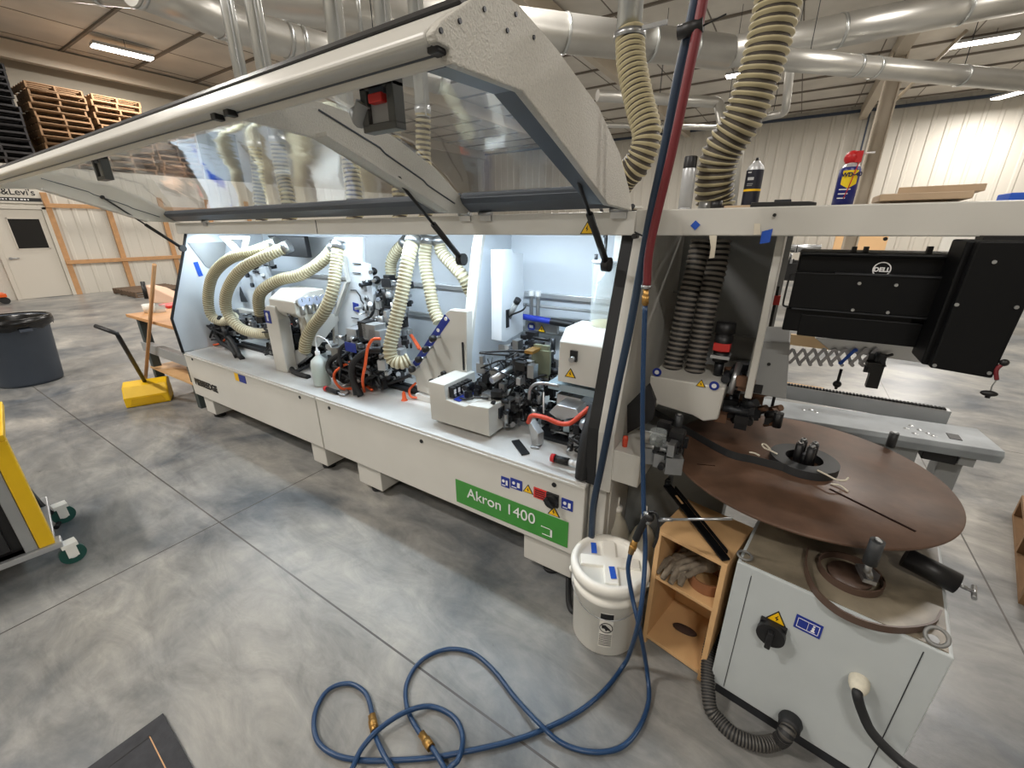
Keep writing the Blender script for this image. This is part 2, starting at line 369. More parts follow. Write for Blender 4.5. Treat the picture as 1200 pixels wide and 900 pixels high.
# sign above the door
s = thing('office_sign', (XL+.06, 2.7, 2.3), 'white name sign with black serif lettering above the office door', 'sign')
b = MB(); b.box((XL+.035, 2.05, 2.23), (XL+.05, 3.3, 2.68)); b.build('sign_board', mat('sign_white', rgb(222, 216, 204), .5), s)
text('lettering', "Bob&Levi's", (XL+.06, 3.13, 2.42), (0, 1, 0), (0, 0, 1), .2, BLACK, s, bold=.002, align='RIGHT')
b = MB(); b.box((XL+.05, 2.08, 2.28), (XL+.06, 3.2, 2.36)); b.build('black_bar', BLACK, s)
b = MB()
for k in range(12): b.box((XL+.06, 2.30+.06*k, 2.305), (XL+.062, 2.345+.06*k-.01*(k % 3), 2.335))
b.build('small_print', LABW, s)
# ceiling luminaires
def lamp(x0, y0, x1, y1, z, label):
    c = Vector(((x0+x1)/2, (y0+y1)/2, z)); d = Vector((x1-x0, y1-y0, 0)); L = d.length; a = math.atan2(d.y, d.x)
    t = thing('ceiling_light', c, label, 'ceiling light', 'long white ceiling lights')
    R = Matrix.Rotation(a, 3, 'Z'); b = MB(); b.box(c+Vector((-L/2, -.17, .02)), c+Vector((L/2, .17, .09)), R=R); b.build('housing', ALU, t)
    b = MB(); b.box(c+Vector((-L/2+.01, -.15, 0)), c+Vector((L/2-.01, .15, .02)), R=R, piv=c+Vector((0, 0, .01))); b.build('diffuser', LAMP, t)
    b = MB(); b.cyl(c+Vector((.2, 0, .09)), Vector((c.x+.2, c.y, ZC)), .006, n=6); b.build('hanger', DARKM, t)
    ld = bpy.data.lights.new('lamp_light', 'AREA'); ld.shape = 'RECTANGLE'; ld.size = L; ld.size_y = .3; ld.energy = LP; ld.color = (1, .95, .89)
    lo = bpy.data.objects.new('lamp_light', ld); COL.objects.link(lo); lo.location = (0, 0, -.02); lo.rotation_euler = (0, 0, a); lo.parent = t
    return t
LP = 205
lamp(-15.4, 4.95, -15.3, 6.15, 5.85, 'long white ceiling light glowing above the stacked pallets')
lamp(-2.7, 16.3, -2.1, 16.3, 5.85, 'bright square ceiling light seen under the bend of the big duct')
lamp(4.7, 22.4, 5.2, 21.6, 5.5, 'slanted ceiling light before the back wall at the frame edge')
q = 0
for x, y in ((-9, 3), (-9, -3), (-4.2, -1.8), (1.5, -3.5), (2.6, 7.6), (-9, 10), (-9, 17), (7, 3), (8, 12), (-3.2, 6.2), (3, 17)):
    lamp(x-.6, y, x+.6, y, 5.85, ['long ceiling light over the open floor'][0]); q += 1
# ---------------------------------------------------------------- ducts
def duct(pts, r, label, name='spiral_duct', m=GALVW, seams=True, grp=None, y=None):
    b = MB(); pts = [Vector(p) for p in pts]; P = [pts[0]]
    for i in range(1, len(pts)-1):
        d0 = (pts[i-1]-pts[i]); d1 = (pts[i+1]-pts[i]); rr = min(r*1.2, d0.length*.4, d1.length*.4); a = pts[i]+d0.normalized()*rr; c = pts[i]+d1.normalized()*rr
        for t in (0, .25, .5, .75, 1): P.append(a.lerp(pts[i], t).lerp(pts[i].lerp(c, t), t))
    P.append(pts[-1]); b.tube(P, r, n=24)
    t = tag(b.build(name, m), label, 'duct', grp)
    if seams:
        for i in range(len(pts)-1):
            d = (pts[i+1]-pts[i]); n = max(1, int(d.length/1.5)); dn = d.normalized()
            for k in range(n+1):
                p = pts[i] + d*(k/n if 0 < k < n else (.06 if k == 0 else .94)); c = MB(); c.cyl(p-dn*.025, p+dn*.025, r*1.05, n=24); c.build('collar', GALV, t)
    for i in range(len(pts)-1):
        p = pts[i].lerp(pts[i+1], .5); c = MB(); c.cyl(p, Vector((p.x, p.y, ZC)), .006, n=6); c.build('hanger', DARKM, t)
    return t
Z4 = 4.4
def az4(px, py, z=Z4): return az(z, px, py)
j = az4(852, 62)
a0 = az4(600, 32); d = (a0-j); far = j + d.normalized()*12
duct([j, far], .25, 'big round galvanised duct running left from the bend over the machine')
e = az(4.9, 1190, -4); duct([j, j+(e-j)*1.25], .23, 'big round galvanised duct running right from the bend')
duct([az4(1230, 98, 4.0), az4(1010, 78, 4.0), az4(880, 66, 4.0)], .15, 'slimmer galvanised duct below the big duct at right')
duct([az4(700, 112), az4(842, 120), az4(856, 190, 3.0)], .12, 'thin galvanised pipe with an elbow turning down behind ribbed hose', seams=False)
duct([az4(690, 146, 4.0), az4(845, 150, 4.0)], .06, 'thin horizontal pipe under the elbowed pipe', seams=False)
duct([az4(926, 80, 4.1), az4(920, 132, 3.6), az4(892, 138, 3.6)], .07, 'short galvanised pipe dropping from the slim duct', seams=False)
duct([ay(13, 880, 120), ay(13, 866, 170), ay(13, 856, 245)], .14, 'round galvanised pipe dropping vertically behind the thick hose', seams=False)
duct([az(3.6, 150, -22), az(3.6, 262, 24), az(3.6, 340, 48), az(3.6, 520, 95)], .17, 'grey round duct crossing above the pallets at upper left')
duct([az(5.3, 215, -10), az(5.3, 330, 14), az(5.3, 520, 30)], .22, 'round galvanised duct behind the upright drop pipes')
# drop pipes and their hoses behind the machine
def drop(px, py, y, r, label, hz=None, hose=True, hx=0):
    top = ay(y, px, py); b = MB(); bot = Vector((top.x, y, 2.25)); b.cyl((top.x, y, 4.4), (top.x, y, 2.25), r, n=24)
    t = tag(b.build('drop_pipe', GALV), label, 'pipe', 'galvanised drop pipes over the machine')
    b = MB(); b.cyl((top.x, y, 2.27), (top.x, y, 2.31), r*1.1, n=24); b.cyl((top.x+r*.95, y-.02, 3.0-.75), (top.x+r*.95, y-.02, 4.4), .006, n=6); b.build('seam', ALU, t)
    if hose:
        b = MB(); ribbed(b, [(top.x, y, 2.27), (top.x-.02+hx*.3, y, 2.05), (top.x+hx, y-.02, 1.85), (top.x+hx, y-.05, 1.62)], r*1.08, .03)
        tag(b.build('ribbed_hose', [HOSEB, HOSEBD]), 'beige ribbed hose hanging under ' + label, 'hose', 'ribbed dust hoses behind the hood window')
drop(271, 30, 2.25, .05, 'first upright galvanised pipe from the left', hx=-.05)
drop(301, 30, 2.25, .058, 'second upright galvanised pipe from the left', hx=.04)
drop(393, 30, 2.25, .06, 'third upright galvanised pipe, in the middle of the hood')
drop(448, 12, 2.25, .05, 'fourth upright galvanised pipe, close to the hood corner', hx=.03)
drop(487, 8, 2.25, .045, 'fifth upright galvanised pipe, thinnest beside the hood corner')
top = ay(2.1, 738, 20); b = MB(); b.cyl((top.x, 2.1, 4.3), (top.x, 2.1, ay(2.1, 738, 46).z), .052, n=28)
tag(b.build('drop_pipe', GALV), 'wide galvanised pipe right of the open hood with hose clamp', 'pipe')
b = MB(); hp = [ay(2.1, 738, 38), ay(2.08, 740, 75), ay(2.06, 749, 120), ay(2.04, 758, 160), ay(2.04, 748, 190), ay(2.06, 732, 208), ay(2.1, 715, 235)]
ribbed(b, hp, .062, .022); t = tag(b.build('ribbed_hose', [HOSEB, HOSEBD]), 'beige ribbed hose curving down behind the open hood corner', 'hose')
b = MB(); p = ay(2.1, 738, 42); b.cyl(p-Vector((0, 0, .012)), p+Vector((0, 0, .012)), .066, n=24); b.box(p+Vector((.06, -.03, 0)), p+Vector((.16, -.02, .015))); b.build('hose_clamp', STEEL, t)
b = MB(); hp = [ay(1.75, 922, -60), ay(1.75, 912, 0), ay(1.75, 895, 70), ay(1.76, 872, 135), ay(1.78, 845, 180), ay(1.8, 837, 215), ay(1.82, 838, 236), ay(1.82, 839, 250)]
ribbed(b, hp, .066, .022); tag(b.build('ribbed_hose', [HOSEB, HOSEBD]), 'thick beige ribbed hose coming down onto the shelf beside the cans', 'hose')

# ================================================================ EDGE BANDING MACHINE
XA, XB, YF = -4.32, -.545, 1.40          # front panels
mc = thing('edge_banding_machine', ((XA+XB)/2, 1.9, 0), 'long light grey edge banding machine under a raised glazed hood', 'machine')
b = MB(); b.box((XA+.02, YF+.02, .2), (XB-.01, 2.35, .575)); b.build('base_frame', PAINT, mc, bev=.004)
seam = -2.412
for i, (x0, x1) in enumerate(((XA, seam-.006), (seam+.006, XB))):
    b = MB(); b.box((x0, YF, .215), (x1, YF+.018, .585)); b.box((x0, YF-.004, .572), (x1, YF+.02, .588))
    p = b.build('front_panel', PAINT, mc, bev=.004)
    for px in ((225.5, 421), (351.5, 465.5)) if i == 0 else ((386, 478), (494, 517), (649.5, 568)):
        q = ay(YF, *px); c = MB(); c.cyl((q.x, YF+.001, q.z), (q.x, YF-.004, q.z), .011, n=16); c.build('lock_hole', BLACK, p)
    if i == 0:
        q = ay(YF, 229, 447); text('lettering', 'BIESSEEDGE', (q.x, YF-.003, q.z-.02), (1, 0, 0), (0, 0, 1), .078, BLACK, p, bold=.004)
        q = ay(YF, 275.5, 441); c = MB(); c.box((q.x, YF-.003, q.z-.03), (q.x+.06, YF, q.z+.03)); c.build('yellow_label', YEL, p)
        c = MB(); c.box((q.x+.06, YF-.003, q.z-.03), (q.x+.16, YF, q.z+.03)); c.build('blue_label', LABB, p)
    else:
        g0 = ay(YF, 534, 561); g1 = ay(YF, 665, 641); zt, zb = g0.z, g1.z
        c = MB(); c.box((g0.x, YF-.003, zb-.004), (g1.x, YF, zt)); gl = c.build('green_name_plate', GREEN, p)
        w = g1.x-g0.x; text('lettering', 'Akron 1400', (g0.x+.075, YF-.005, zb+(zt-zb)*.40), (1, 0, 0), (0, 0, 1), .083, LABW, p)
        c = MB()
        for (u0, v0, u1, v1) in ((.79, .44, .88, .46), (.865, .16, .88, .46), (.8, .14, .88, .16)): c.box((g0.x+w*u0, YF-.005, zb+(zt-zb)*v0), (g0.x+w*u1, YF-.003, zb+(zt-zb)*v1))
        c.build('plate_line', LABW, p)
        for nm, (ax0, ay0), (bx0, by0), mm in (('blue_label', (587.7, 568), (597, 559), LABB), ('blue_label', (598.5, 570), (612, 563), LABB), ('red_label', (625.5, 581), (641, 574), REDL), ('blue_label', (658, 594), (672, 585), LABB)):
            u = ay(YF, ax0, ay0); v = ay(YF, bx0, by0); hh = .05
            c = MB(); c.box((u.x, YF-.003, u.z-.004), (v.x, YF, u.z+hh)); lb = c.build(nm, mm, p)
            c = MB()
            if mm is REDL:
                for kk in range(4): c.box((u.x+.008, YF-.005, u.z+.004+kk*.011), (v.x-.008, YF-.003, u.z+.0075+kk*.011))
                c.build('print', BLACK, lb)
            else:
                w = v.x-u.x; c.box((u.x+w*.12, YF-.005, u.z+.004), (u.x+w*.55, YF-.003, u.z+.007)); c.box((u.x+w*.6, YF-.005, u.z+.01), (u.x+w*.82, YF-.003, u.z+.035)); c.cyl((u.x+w*.3, YF-.003, u.z+.028), (u.x+w*.3, YF-.005, u.z+.028), .008, n=12); c.build('print', LABW, lb)
        def warn(nm, P0, parent, s=.04, xd=Vector((1, 0, 0)), up=Vector((0, 0, 1)), bolt=True):
            n_ = xd.cross(up)*-1; n_ = -n_ if n_.y > 0 else n_
            c = MB(); c.prism([P0-xd*s*.62-n_*0, P0+xd*s*.62, P0+up*s], n_*.002, m=0)
            c.prism([P0-xd*s*.48+up*s*.07+n_*.001, P0+xd*s*.48+up*s*.07+n_*.001, P0+up*s*.86+n_*.001], n_*.0025, m=1)
            q = P0+n_*.003
            c.prism([q+up*s*.2-xd*s*.02, q+up*s*.42+xd*s*.1, q+up*s*.42-xd*s*.0, q+up*s*.68+xd*s*.06, q+up*s*.4-xd*s*.12, q+up*s*.4-xd*s*.02], n_*.002, m=0)
            return c.build(nm, [BLACK, YEL], parent)
        u = ay(YF, 619, 577); warn('warning_label', Vector((u.x, YF, u.z-.002)), p, .045)
        u = ay(YF, 649, 604); warn('warning_label', Vector((u.x, YF, u.z)), p, .05)
        u = ay(YF, 648, 585); c = MB(); c.box((u.x-.03, YF-.012, u.z-.032), (u.x+.03, YF, u.z+.032)); c.cyl((u.x, YF-.01, u.z), (u.x, YF-.03, u.z), .03); c.box((u.x-.028, YF-.045, u.z-.009), (u.x+.028, YF-.028, u.z+.009), R=Matrix.Rotation(.6, 3, 'Y')); c.build('main_switch', BLACK, p, bev=.002)
# legs with feet
for x0, x1 in ((-4.25, -4.08), (-2.62, -2.46), (-2.12, -1.9), (-.86, -.60)):
    b = MB(); b.box((x0, YF+.03, .045), (x1, 2.2, .215)); l = b.build('leg', PAINT, mc, bev=.005)
    c = MB(); c.cyl(((x0+x1)/2, YF+.09, 0), ((x0+x1)/2, YF+.09, .02), .045); c.cyl(((x0+x1)/2, YF+.09, .02), ((x0+x1)/2, YF+.09, .05), .015); c.build('levelling_foot', RUBBER, l)
# deck
b = MB(); b.box((XA+.01, YF+.005, .575), (XB, 2.3, .60), m=0); b.build('deck', DECK, mc, bev=.003)
b = MB(); b.box((XA+.1, 1.755, .6), (-1.15, 1.795, .622)); b.box((XA+.1, 1.83, .6), (-1.15, 1.86, .615)); b.build('guide_rail', RUBBER, mc, bev=.003)
# rear shell and top beam
YR = 2.28
b = MB(); b.box((XA, YR, .3), (XB+.06, YR+.03, 1.60)); b.build('back_panel', INNER, mc)
for z, dz in ((1.20, .03), (.98, .03)):
    b = MB(); b.box((XA+.03, YR-.03, z), (XB+.03, YR, z+dz)); b.build('back_rail', ALU if z > 1 else GREYP, mc, bev=.003)
b = MB(); b.box((XA-.02, 1.60, 1.572), (-.50, 1.66, 1.655)); b.box((XA-.02, 1.66, 1.6), (-.5, YR+.03, 1.64)); tb = b.build('top_beam', PAINT, mc, bev=.004)
b = MB(); b.box((XA+.1, 1.70, 1.575), (-.7, 1.76, 1.6)); b.build('light_strip', LED, mc)
for px in (570, 546, 725, 240):
    q = ay(1.6, px, 258); c = MB(); c.box((q.x-.03, 1.592, 1.63), (q.x+.03, 1.6, 1.655)); c.cyl((q.x-.035, 1.594, 1.66), (q.x+.035, 1.594, 1.66), .008, n=12); c.build('hinge', STEEL, mc)
q = ay(1.6, 688, 276); warn('warning_label', Vector((q.x, 1.6, q.z+.005)), tb, .048)
for px, sx in ((495, .05), (620, .05), (371, .04)):
    q = ay(1.599, px, 267); c = MB(); c.box((q.x-.002, 1.598, 1.575), (q.x+.002, 1.6, 1.652)); c.build('joint_line', DARKM, mc) if px == 371 else None
# end panels (side profile y, z)
def yz(x, prof): return [Vector((x, y, z)) for y, z in prof]
PR = [(YF, .60), (1.39, .90), (1.60, 1.42), (1.665, 1.60), (YR, 1.60), (YR, .60)]
b = MB(); b.prism(yz(XA-.02, PR), (.02, 0, 0)); lp = b.build('left_end_panel', INNER, mc, bev=.004)
b = MB(); b.tube([Vector((XA+.005, y-.004, z)) for y, z in PR[:4]], .011, n=8); b.build('rubber_seal', RUBBER, lp)
q = ax_(XA+.003, 232, 314); q2 = ax_(XA+.003, 236, 322); b = MB(); b.box((XA+.001, q.y-.018, q.z-.07), (XA+.003, q.y+.018, q.z+.05), R=Matrix.Rotation(.12, 3, 'X')); b.build('blue_tape', TAPE, lp)
b = MB(); q = ax_(XA, 243, 290); b.prism(yz(XA+.002, [(q.y-.14, 1.50), (q.y+.16, 1.5), (q.y+.10, 1.32), (q.y+.03, 1.24), (q.y-.05, 1.3)]), (.004, 0, 0)); b.build('gusset_plate', GREYP, lp)
# right end post
PO = [(YF, .60), (YF-.005, .86), (1.615, 1.575), (1.615, 1.66), (1.70, 1.66), (1.70, 1.575), (1.50, .85), (1.50, .6)]
x0, x1 = -.505, -.44
b = MB(); b.prism(yz(x0, PO), (x1-x0, 0, 0)); rp = b.build('right_end_post', PAINT, mc, bev=.004)
b = MB(); b.prism(yz(x0-.05, [(y+.02, z) for y, z in PO[:4]] + [(1.66, 1.6), (1.66, 1.5), (1.46, .88), (1.46, .6)]), (.05, 0, 0)); b.build('rubber_seal', RUBBER, rp)
q = ay(1.6, 747, 272); b = MB(); b.cyl((q.x, 1.56, 1.57), (q.x, 1.60, 1.57), .009); b.tube([q+Vector((0, -.03, 0)), q+Vector((.03, -.05, -.01)), q+Vector((.06, -.06, -.02))], .003); b.build('cable_tie', BLACK, rp)
b = MB(); b.prism(yz(-.50, [(1.5, .3), (1.5, .85), (1.7, 1.58), (2.32, 1.58), (2.32, .3)]), (.035, 0, 0)); b.build('end_wall', PAINT, mc)
b = MB(); b.box((XB-.0, YF+.05, .05), (-.47, 2.2, .6)); b.build('base_end', PAINT, mc, bev=.004)
# ---- raised hood
PT = [(1.635, 1.657), (1.583, 1.725), (1.462, 1.822), (1.265, 1.913), (1.005, 1.974), (.85, 1.998), (.78, 1.995), (.70, 1.957), (.619, 1.903), (.600, 1.884), (.605, 1.872), (.635, 1.872), (.638, 1.852), (.86, 1.862), (1.088, 1.781), (1.39, 1.668)]
hood_x = (-4.33, -1.245, -.53)
b = MB(); b.prism(yz(-.545, PT), (.02, 0, 0)); he = b.build('hood_end_panel', PAINT2, mc, bev=.003)
b = MB(); b.prism(yz(-.60, [(.66, 1.858), (.865, 1.868), (1.09, 1.787), (1.40, 1.672), (1.41, 1.68), (1.10, 1.797), (.866, 1.878), (.66, 1.866)]), (.06, 0, 0)); b.build('return_lip', SLATE, he)
b = MB()
for px, py in ((567, 11), (538, 25), (516, 36), (594, 36), (625, 44), (604, 17)):
    q = ax_(-.525, px, py); b.cyl((-.526, q.y, q.z), (-.522, q.y, q.z), .004, n=10)
b.build('rivet', DARKM, he)
RB = [(1.63, 1.66), (1.56, 1.72), (1.40, 1.82), (1.2, 1.90), (1.0, 1.945), (.88, 1.955), (.74, 1.91), (.62, 1.885), (.62, 1.872), (.88, 1.855), (1.10, 1.775), (1.40, 1.662)]
for x, nm in ((-1.275, 'hood_rib'), (-4.33, 'hood_left_panel')):
    b = MB(); b.prism(yz(x, RB if nm == 'hood_rib' else PT), (.02, 0, 0)); b.prism(yz(x, [(.88, 1.855), (1.10, 1.775), (1.4, 1.662), (1.4, 1.672), (1.1, 1.787), (.88, 1.867)]), (.07, 0, 0)); r_ = b.build(nm, PAINT2 if nm == 'hood_rib' else PAINT, mc, bev=.002)
    b = MB(); xx = x+.021
    b.tube([Vector((xx, y, z)) for y, z in ((.90, 1.93), (1.12, 1.86), (1.14, 1.845), (1.32, 1.775), (1.34, 1.76), (1.5, 1.70))], .003, n=6); b.build('edge_line', SLATE, r_)
b = MB(); b.prism([(XA, y, z) for y, z in ((.700, 1.955), (.655, 1.929), (.619, 1.902), (.601, 1.888), (.600, 1.880), (.606, 1.873), (.636, 1.872), (.640, 1.853), (.648, 1.853), (.662, 1.878), (.722, 1.925), (.722, 1.955))], (3.775, 0, 0)); hb = b.build('hood_front_bar', PAINT, mc, bev=.004)
b = MB(); b.prism([(XA, y, z) for y, z in ((.698, 1.953), (.692, 1.957), (.706, 1.971), (.725, 1.963), (.72, 1.95))], (3.775, 0, 0)); b.build('rubber_seal', BLACK, hb)
b = MB(); b.box((XA, .6345, 1.866), (-.55, .6365, 1.869)); b.build('bar_groove', SLATE, hb)
PP = [(.655, 1.866), (.725, 1.925), (.80, 1.958), (.86, 1.975), (1.005, 1.955), (1.265, 1.893), (1.45, 1.80), (1.57, 1.71)]
for x0, x1 in ((-4.31, -1.26), (-1.25, -.55)):
    b = MB(); n = len(PP); b.add([Vector((x0, y, z)) for y, z in PP]+[Vector((x1, y, z)) for y, z in PP], [(i, i+1, n+i+1, n+i) for i in range(n-1)], smooth=True); b.build('hood_window', PANE, mc)
    b = MB(); b.prism([(x0, y, z) for y, z in ((1.60, 1.665), (1.61, 1.70), (1.55, 1.745), (1.53, 1.72), (1.545, 1.70))], (x1-x0, 0, 0)); b.build('window_profile', SLATE, mc, bev=.003)
# latches and blocks on the hood
def latch(px, py, red):
    q = ay(.72, px, py-18); c = MB(); c.box((q.x-.022, .70, q.z-.02), (q.x+.022, .715, q.z+.07), m=0)
    c.box((q.x-.05, .70, q.z-.075), (q.x-.03, .73, q.z+.0), m=1); c.box((q.x+.03, .70, q.z-.075), (q.x+.05, .73, q.z+.0), m=1); c.box((q.x-.05, .70, q.z-.085), (q.x+.05, .73, q.z-.07), m=1); c.box((q.x-.05, .7, q.z-.01), (q.x+.05, .73, q.z+.008), m=1)
    c.box((q.x-.03, .71, q.z-.07), (q.x+.03, .722, q.z-.01), m=2)
    if red: c.box((q.x-.02, .695, q.z-.035), (q.x+.02, .712, q.z-.018), m=3); c.tube([(q.x-.09, .72, q.z-.04), (q.x-.06, .7, q.z-.06), (q.x-.04, .7, q.z-.03)], .016, m=2)
    c.build('latch', [SLATE, mat('latch_grey', rgb(74, 76, 74), .45), GREYP, REDL], mc, bev=.002)
latch(448, 118, True); latch(118, 203, False)
for px, py in ((254, 137), (269, 132), (511, 57)):
    q = ay(.625, px, py); b = MB(); b.box((q.x-.012, .615, q.z-.008), (q.x+.012, .645, q.z+.012)); b.build('bumper', BLACK, mc, bev=.003)
# gas struts
def strut(p0, p1, thick_from=.5):
    b = MB(); p0 = Vector(p0); p1 = Vector(p1); m_ = p0.lerp(p1, thick_from); b.cyl(p0, m_, .006, n=12); b.cyl(m_, p1, .012, n=14); s_ = b.build('gas_strut', BLACK, mc)
    b = MB(); b.cyl(p1+Vector((-.015, 0, 0)), p1+Vector((.015, 0, 0)), .026, n=20); b.cyl(p0+Vector((-.01, 0, 0)), p0+Vector((.01, 0, 0)), .012, n=14); b.build('ball_joint', BLACK, s_)
strut(ax_(-.575, 669, 187), ax_(-.575, 711, 310), .45)
strut(ax_(-1.24, 466, 211), ax_(-1.24, 541, 304), .5)
strut(ax_(-4.30, 120, 231), ax_(-4.30, 214, 291), .5)
# ---- interior units ---------------------------------------------------
def qbox(nm, px0, py0, px1, py1, y, depth, m, bev=.004, parent=mc, label=None):
    a = ay(y, px0, py0); c = ay(y, px1, py1); b = MB(); b.box((min(a.x, c.x), y, min(a.z, c.z)), (max(a.x, c.x), y+depth, max(a.z, c.z))); return b.build(nm, m, parent, bev, label)
# divider panel right of the centre
b = MB(); xd = -1.47
DV = [(1.80, .60), (1.80, .80), (1.97, 1.50), (2.0, 1.58), (YR, 1.58), (YR, .6)]
b.prism(yz(xd-.05, DV), (.05, 0, 0)); b.build('divider_panel', INNER, mc, bev=.003)
b = MB(); b.prism(yz(xd-.058, [(1.785, .60), (1.785, .80), (1.955, 1.5), (1.985, 1.58), (2.01, 1.58), (1.98, 1.5), (1.81, .8), (1.81, .6)]), (.066, 0, 0)); b.build('divider_edge', PAINT, mc, bev=.002)
# electrical cabinet on the divider
a = ay(1.95, 577, 400); c = ay(1.95, 614, 290)
b = MB(); z0, z1 = a.z, c.z; x0 = xd; x1 = x0+.19
xs_ = ay(1.86, 588, 400).x; b.prism([ax_(xs_, *p) for p in ((588, 400), (588, 293), (600, 292), (602, 297), (613, 297), (613, 326), (615, 340), (613, 352), (613, 388), (592, 401))], (ay(1.86, 576, 398).x-xs_, 0, 0)); b.build('switch_cabinet', INNER, mc, bev=.003)
q = ax_(xs_+.02, 602, 362); b = MB(); b.cyl(q+Vector((-.04, 0, -.06)), q+Vector((.03, -.02, .04)), .016, m=0); b.cyl(q+Vector((.03, -.02, .04)), q+Vector((.045, -.024, .06)), .018, m=1); b.tube(spline([q+Vector((-.04, 0, -.06)), q+Vector((.0, -.02, -.03)), q+Vector((.06, 0, 0)), q+Vector((.07, .02, .03))]), .005, m=1); b.box(q+Vector((-.021, -.05, -.1)), q+Vector((-.017, -.02, .0)), m=1); b.build('air_gun_holder', [GREYP, BLACK], mc)
# valve bracket with gauges
q = ay(2.18, 632, 378); b = MB(); b.box(q+Vector((-.10, 0, -.06)), q+Vector((.12, .03, .0)), m=0)
for dx in (-.045, .0): b.cyl(q+Vector((dx, -.02, .0)), q+Vector((dx, -.02, .16)), .012, m=2); b.cyl(q+Vector((dx, -.02, .16)), q+Vector((dx, -.02, .19)), .016, m=3)
b.cyl(q+Vector((-.12, -.04, .035)), q+Vector((.22, -.04, .02)), .018, m=4); b.cyl(q+Vector((.1, -.04, .026)), q+Vector((.24, -.04, .02)), .02, m=5)
b.build('valve_bracket', [GREYP, DARKM, STEEL, LABW, mat('blue_valve', rgb(40, 60, 170), .4), BLACK], mc, bev=.002)
q2 = q+Vector((-.05, -.006, -.03)); b = MB(); b.cyl(q2, q2+Vector((0, -.003, 0)), .026, m=0); b.box(q2+Vector((-.012, -.006, -.006)), q2+Vector((.012, -.003, .01)), m=1); b.build('blue_label', [LABB, LABW], mc)
warn('warning_label', q+Vector((.02, -.004, -.055)), mc, .045)
b = MB(); b.cyl((q.x-.4, 2.15, 1.17), (q.x+.5, 2.2, 1.16), .009); b.build('air_pipe', GREYP, mc)
# glue reservoir: clear cylinder over a white box
gc = ay(1.78, 703, 388); gr = .075
b = MB(); b.lathe((gc.x, 1.85, gc.z), [(gr, 0), (gr, .30), (gr-.005, .30), (gr-.005, 0)], n=32); b.build('granulate_hopper', CLEAR, mc)
b = MB(); b.lathe((gc.x, 1.85, gc.z), [(0, .01), (gr-.008, .01), (gr-.008, .03), (0, .04)], n=28); b.build('glue_granulate', mat('glue_granulate', rgb(222, 214, 170), .7, bump=.5, nscale=150), mc)
b = MB(); b.lathe((gc.x, 1.85, gc.z+.295), [(0, .012), (gr+.004, .01), (gr+.004, 0), (0, 0)], n=32); b.cyl((gc.x-.06, 1.83, gc.z+.3), (gc.x-.06, 1.83, gc.z+.33), .008, m=1); b.cyl((gc.x-.02, 1.83, gc.z+.3), (gc.x-.02, 1.83, gc.z+.4), .007, m=1); b.build('hopper_lid', [INNER, BLACK], mc)
b = MB(); b.tube(spline([(gc.x-.02, 1.83, gc.z+.39), (gc.x-.035, 1.85, gc.z+.46), (gc.x-.09, 1.88, gc.z+.56), (gc.x-.1, 1.9, gc.z+.6)]), .007); b.tube(spline([(gc.x-.03, 1.83, gc.z+.40), (gc.x, 1.85, gc.z+.5), (gc.x-.02, 1.9, 1.58)]), .005); b.sphere((gc.x-.03, 1.84, gc.z+.44), .02); b.build('hopper_cable', BLACK, mc)
b = MB(); b.box((gc.x+.06, 1.85, gc.z+.2), (gc.x+.12, 1.93, gc.z+.5), m=0); b.box((gc.x+.03, 1.80, gc.z+.3), (gc.x+.06, 1.9, gc.z+.52), m=1); clutter(b, (gc.x+.1, 1.83, gc.z+.38), (.08, .1, .3), 16, 5, (0, 1, 2)); b.build('hopper_bracket', [BRASS, PAINT, DARKM], mc)
a = ay(1.66, 653, 449); c = ay(1.66, 700, 392)
x0, x1, z0, z1 = a.x, c.x+.045, a.z+.01, c.z-.035
b = MB(); b.prism([(x0, 1.66, z0), (x0+.004, 1.66, z1-.02), (x0+.004, 1.72, z1+.035), (x0+.004, 1.9, z1+.035), (x0, 1.9, z0)], (x1-x0, 0, 0)); gb = b.build('glue_unit_box', PAINT, mc, bev=.005)
q = ay(1.655, 672, 421); b = MB(); b.box((q.x-.016, 1.65, q.z-.01), (q.x+.018, 1.66, q.z+.04), m=0); b.cyl((q.x, 1.655, q.z+.003), (q.x, 1.63, q.z+.003), .013, m=1); b.build('rotary_switch', [BLACK, STEEL], gb)
q = ay(1.655, 668, 440); warn('burn_warning_label', Vector((q.x, 1.659, q.z-.01)), gb, .045)
# glue roller station under the box
b = MB(); b.box((x0-.06, 1.68, z0-.055), (x1+.0, 1.95, z0-.02), m=0); b.box((x0-.03, 1.72, z0-.16), (x0+.10, 1.88, z0-.09), m=1)
b.prism([(x0-.02, 1.62, z0-.15), (x0+.02, 1.62, z0-.10), (x0+.12, 1.62, z0-.10), (x0+.14, 1.62, z0-.13), (x0+.04, 1.62, z0-.18)], (0, .1, 0), m=1)
for k in range(3): b.box((x0+.0+.05*k, 1.60, z0-.22), (x0+.03+.05*k, 1.78, z0-.17), m=2 if k != 1 else 0, rz=.2)
b.build('glue_roller_station', [mat('teal_grey', rgb(150, 168, 176), .4, metal=.3), ALU, DARKM], mc, bev=.003)
b = MB(); b.box((x0-.12, 1.66, .602), (XB-.02, 2.05, .62), m=0); clutter(b, (x0+.09, 1.74, .68), (.3, .2, .10), 50, 3, (0, 1, 2, 2)); clutter(b, (x0-.05, 1.85, .74), (.3, .3, .22), 60, 4, (0, 2, 2)); b.build('feed_mechanism', [DARKM, STEEL, BLACK], mc)
b = MB(); P = [ay(1.55, 619, 495), ay(1.52, 624, 487), ay(1.5, 640, 490), ay(1.5, 655, 496), ay(1.5, 668, 496), ay(1.52, 680, 487), ay(1.56, 690, 478)]; b.tube(spline(P), .011); b.build('orange_hose', ORED, mc)
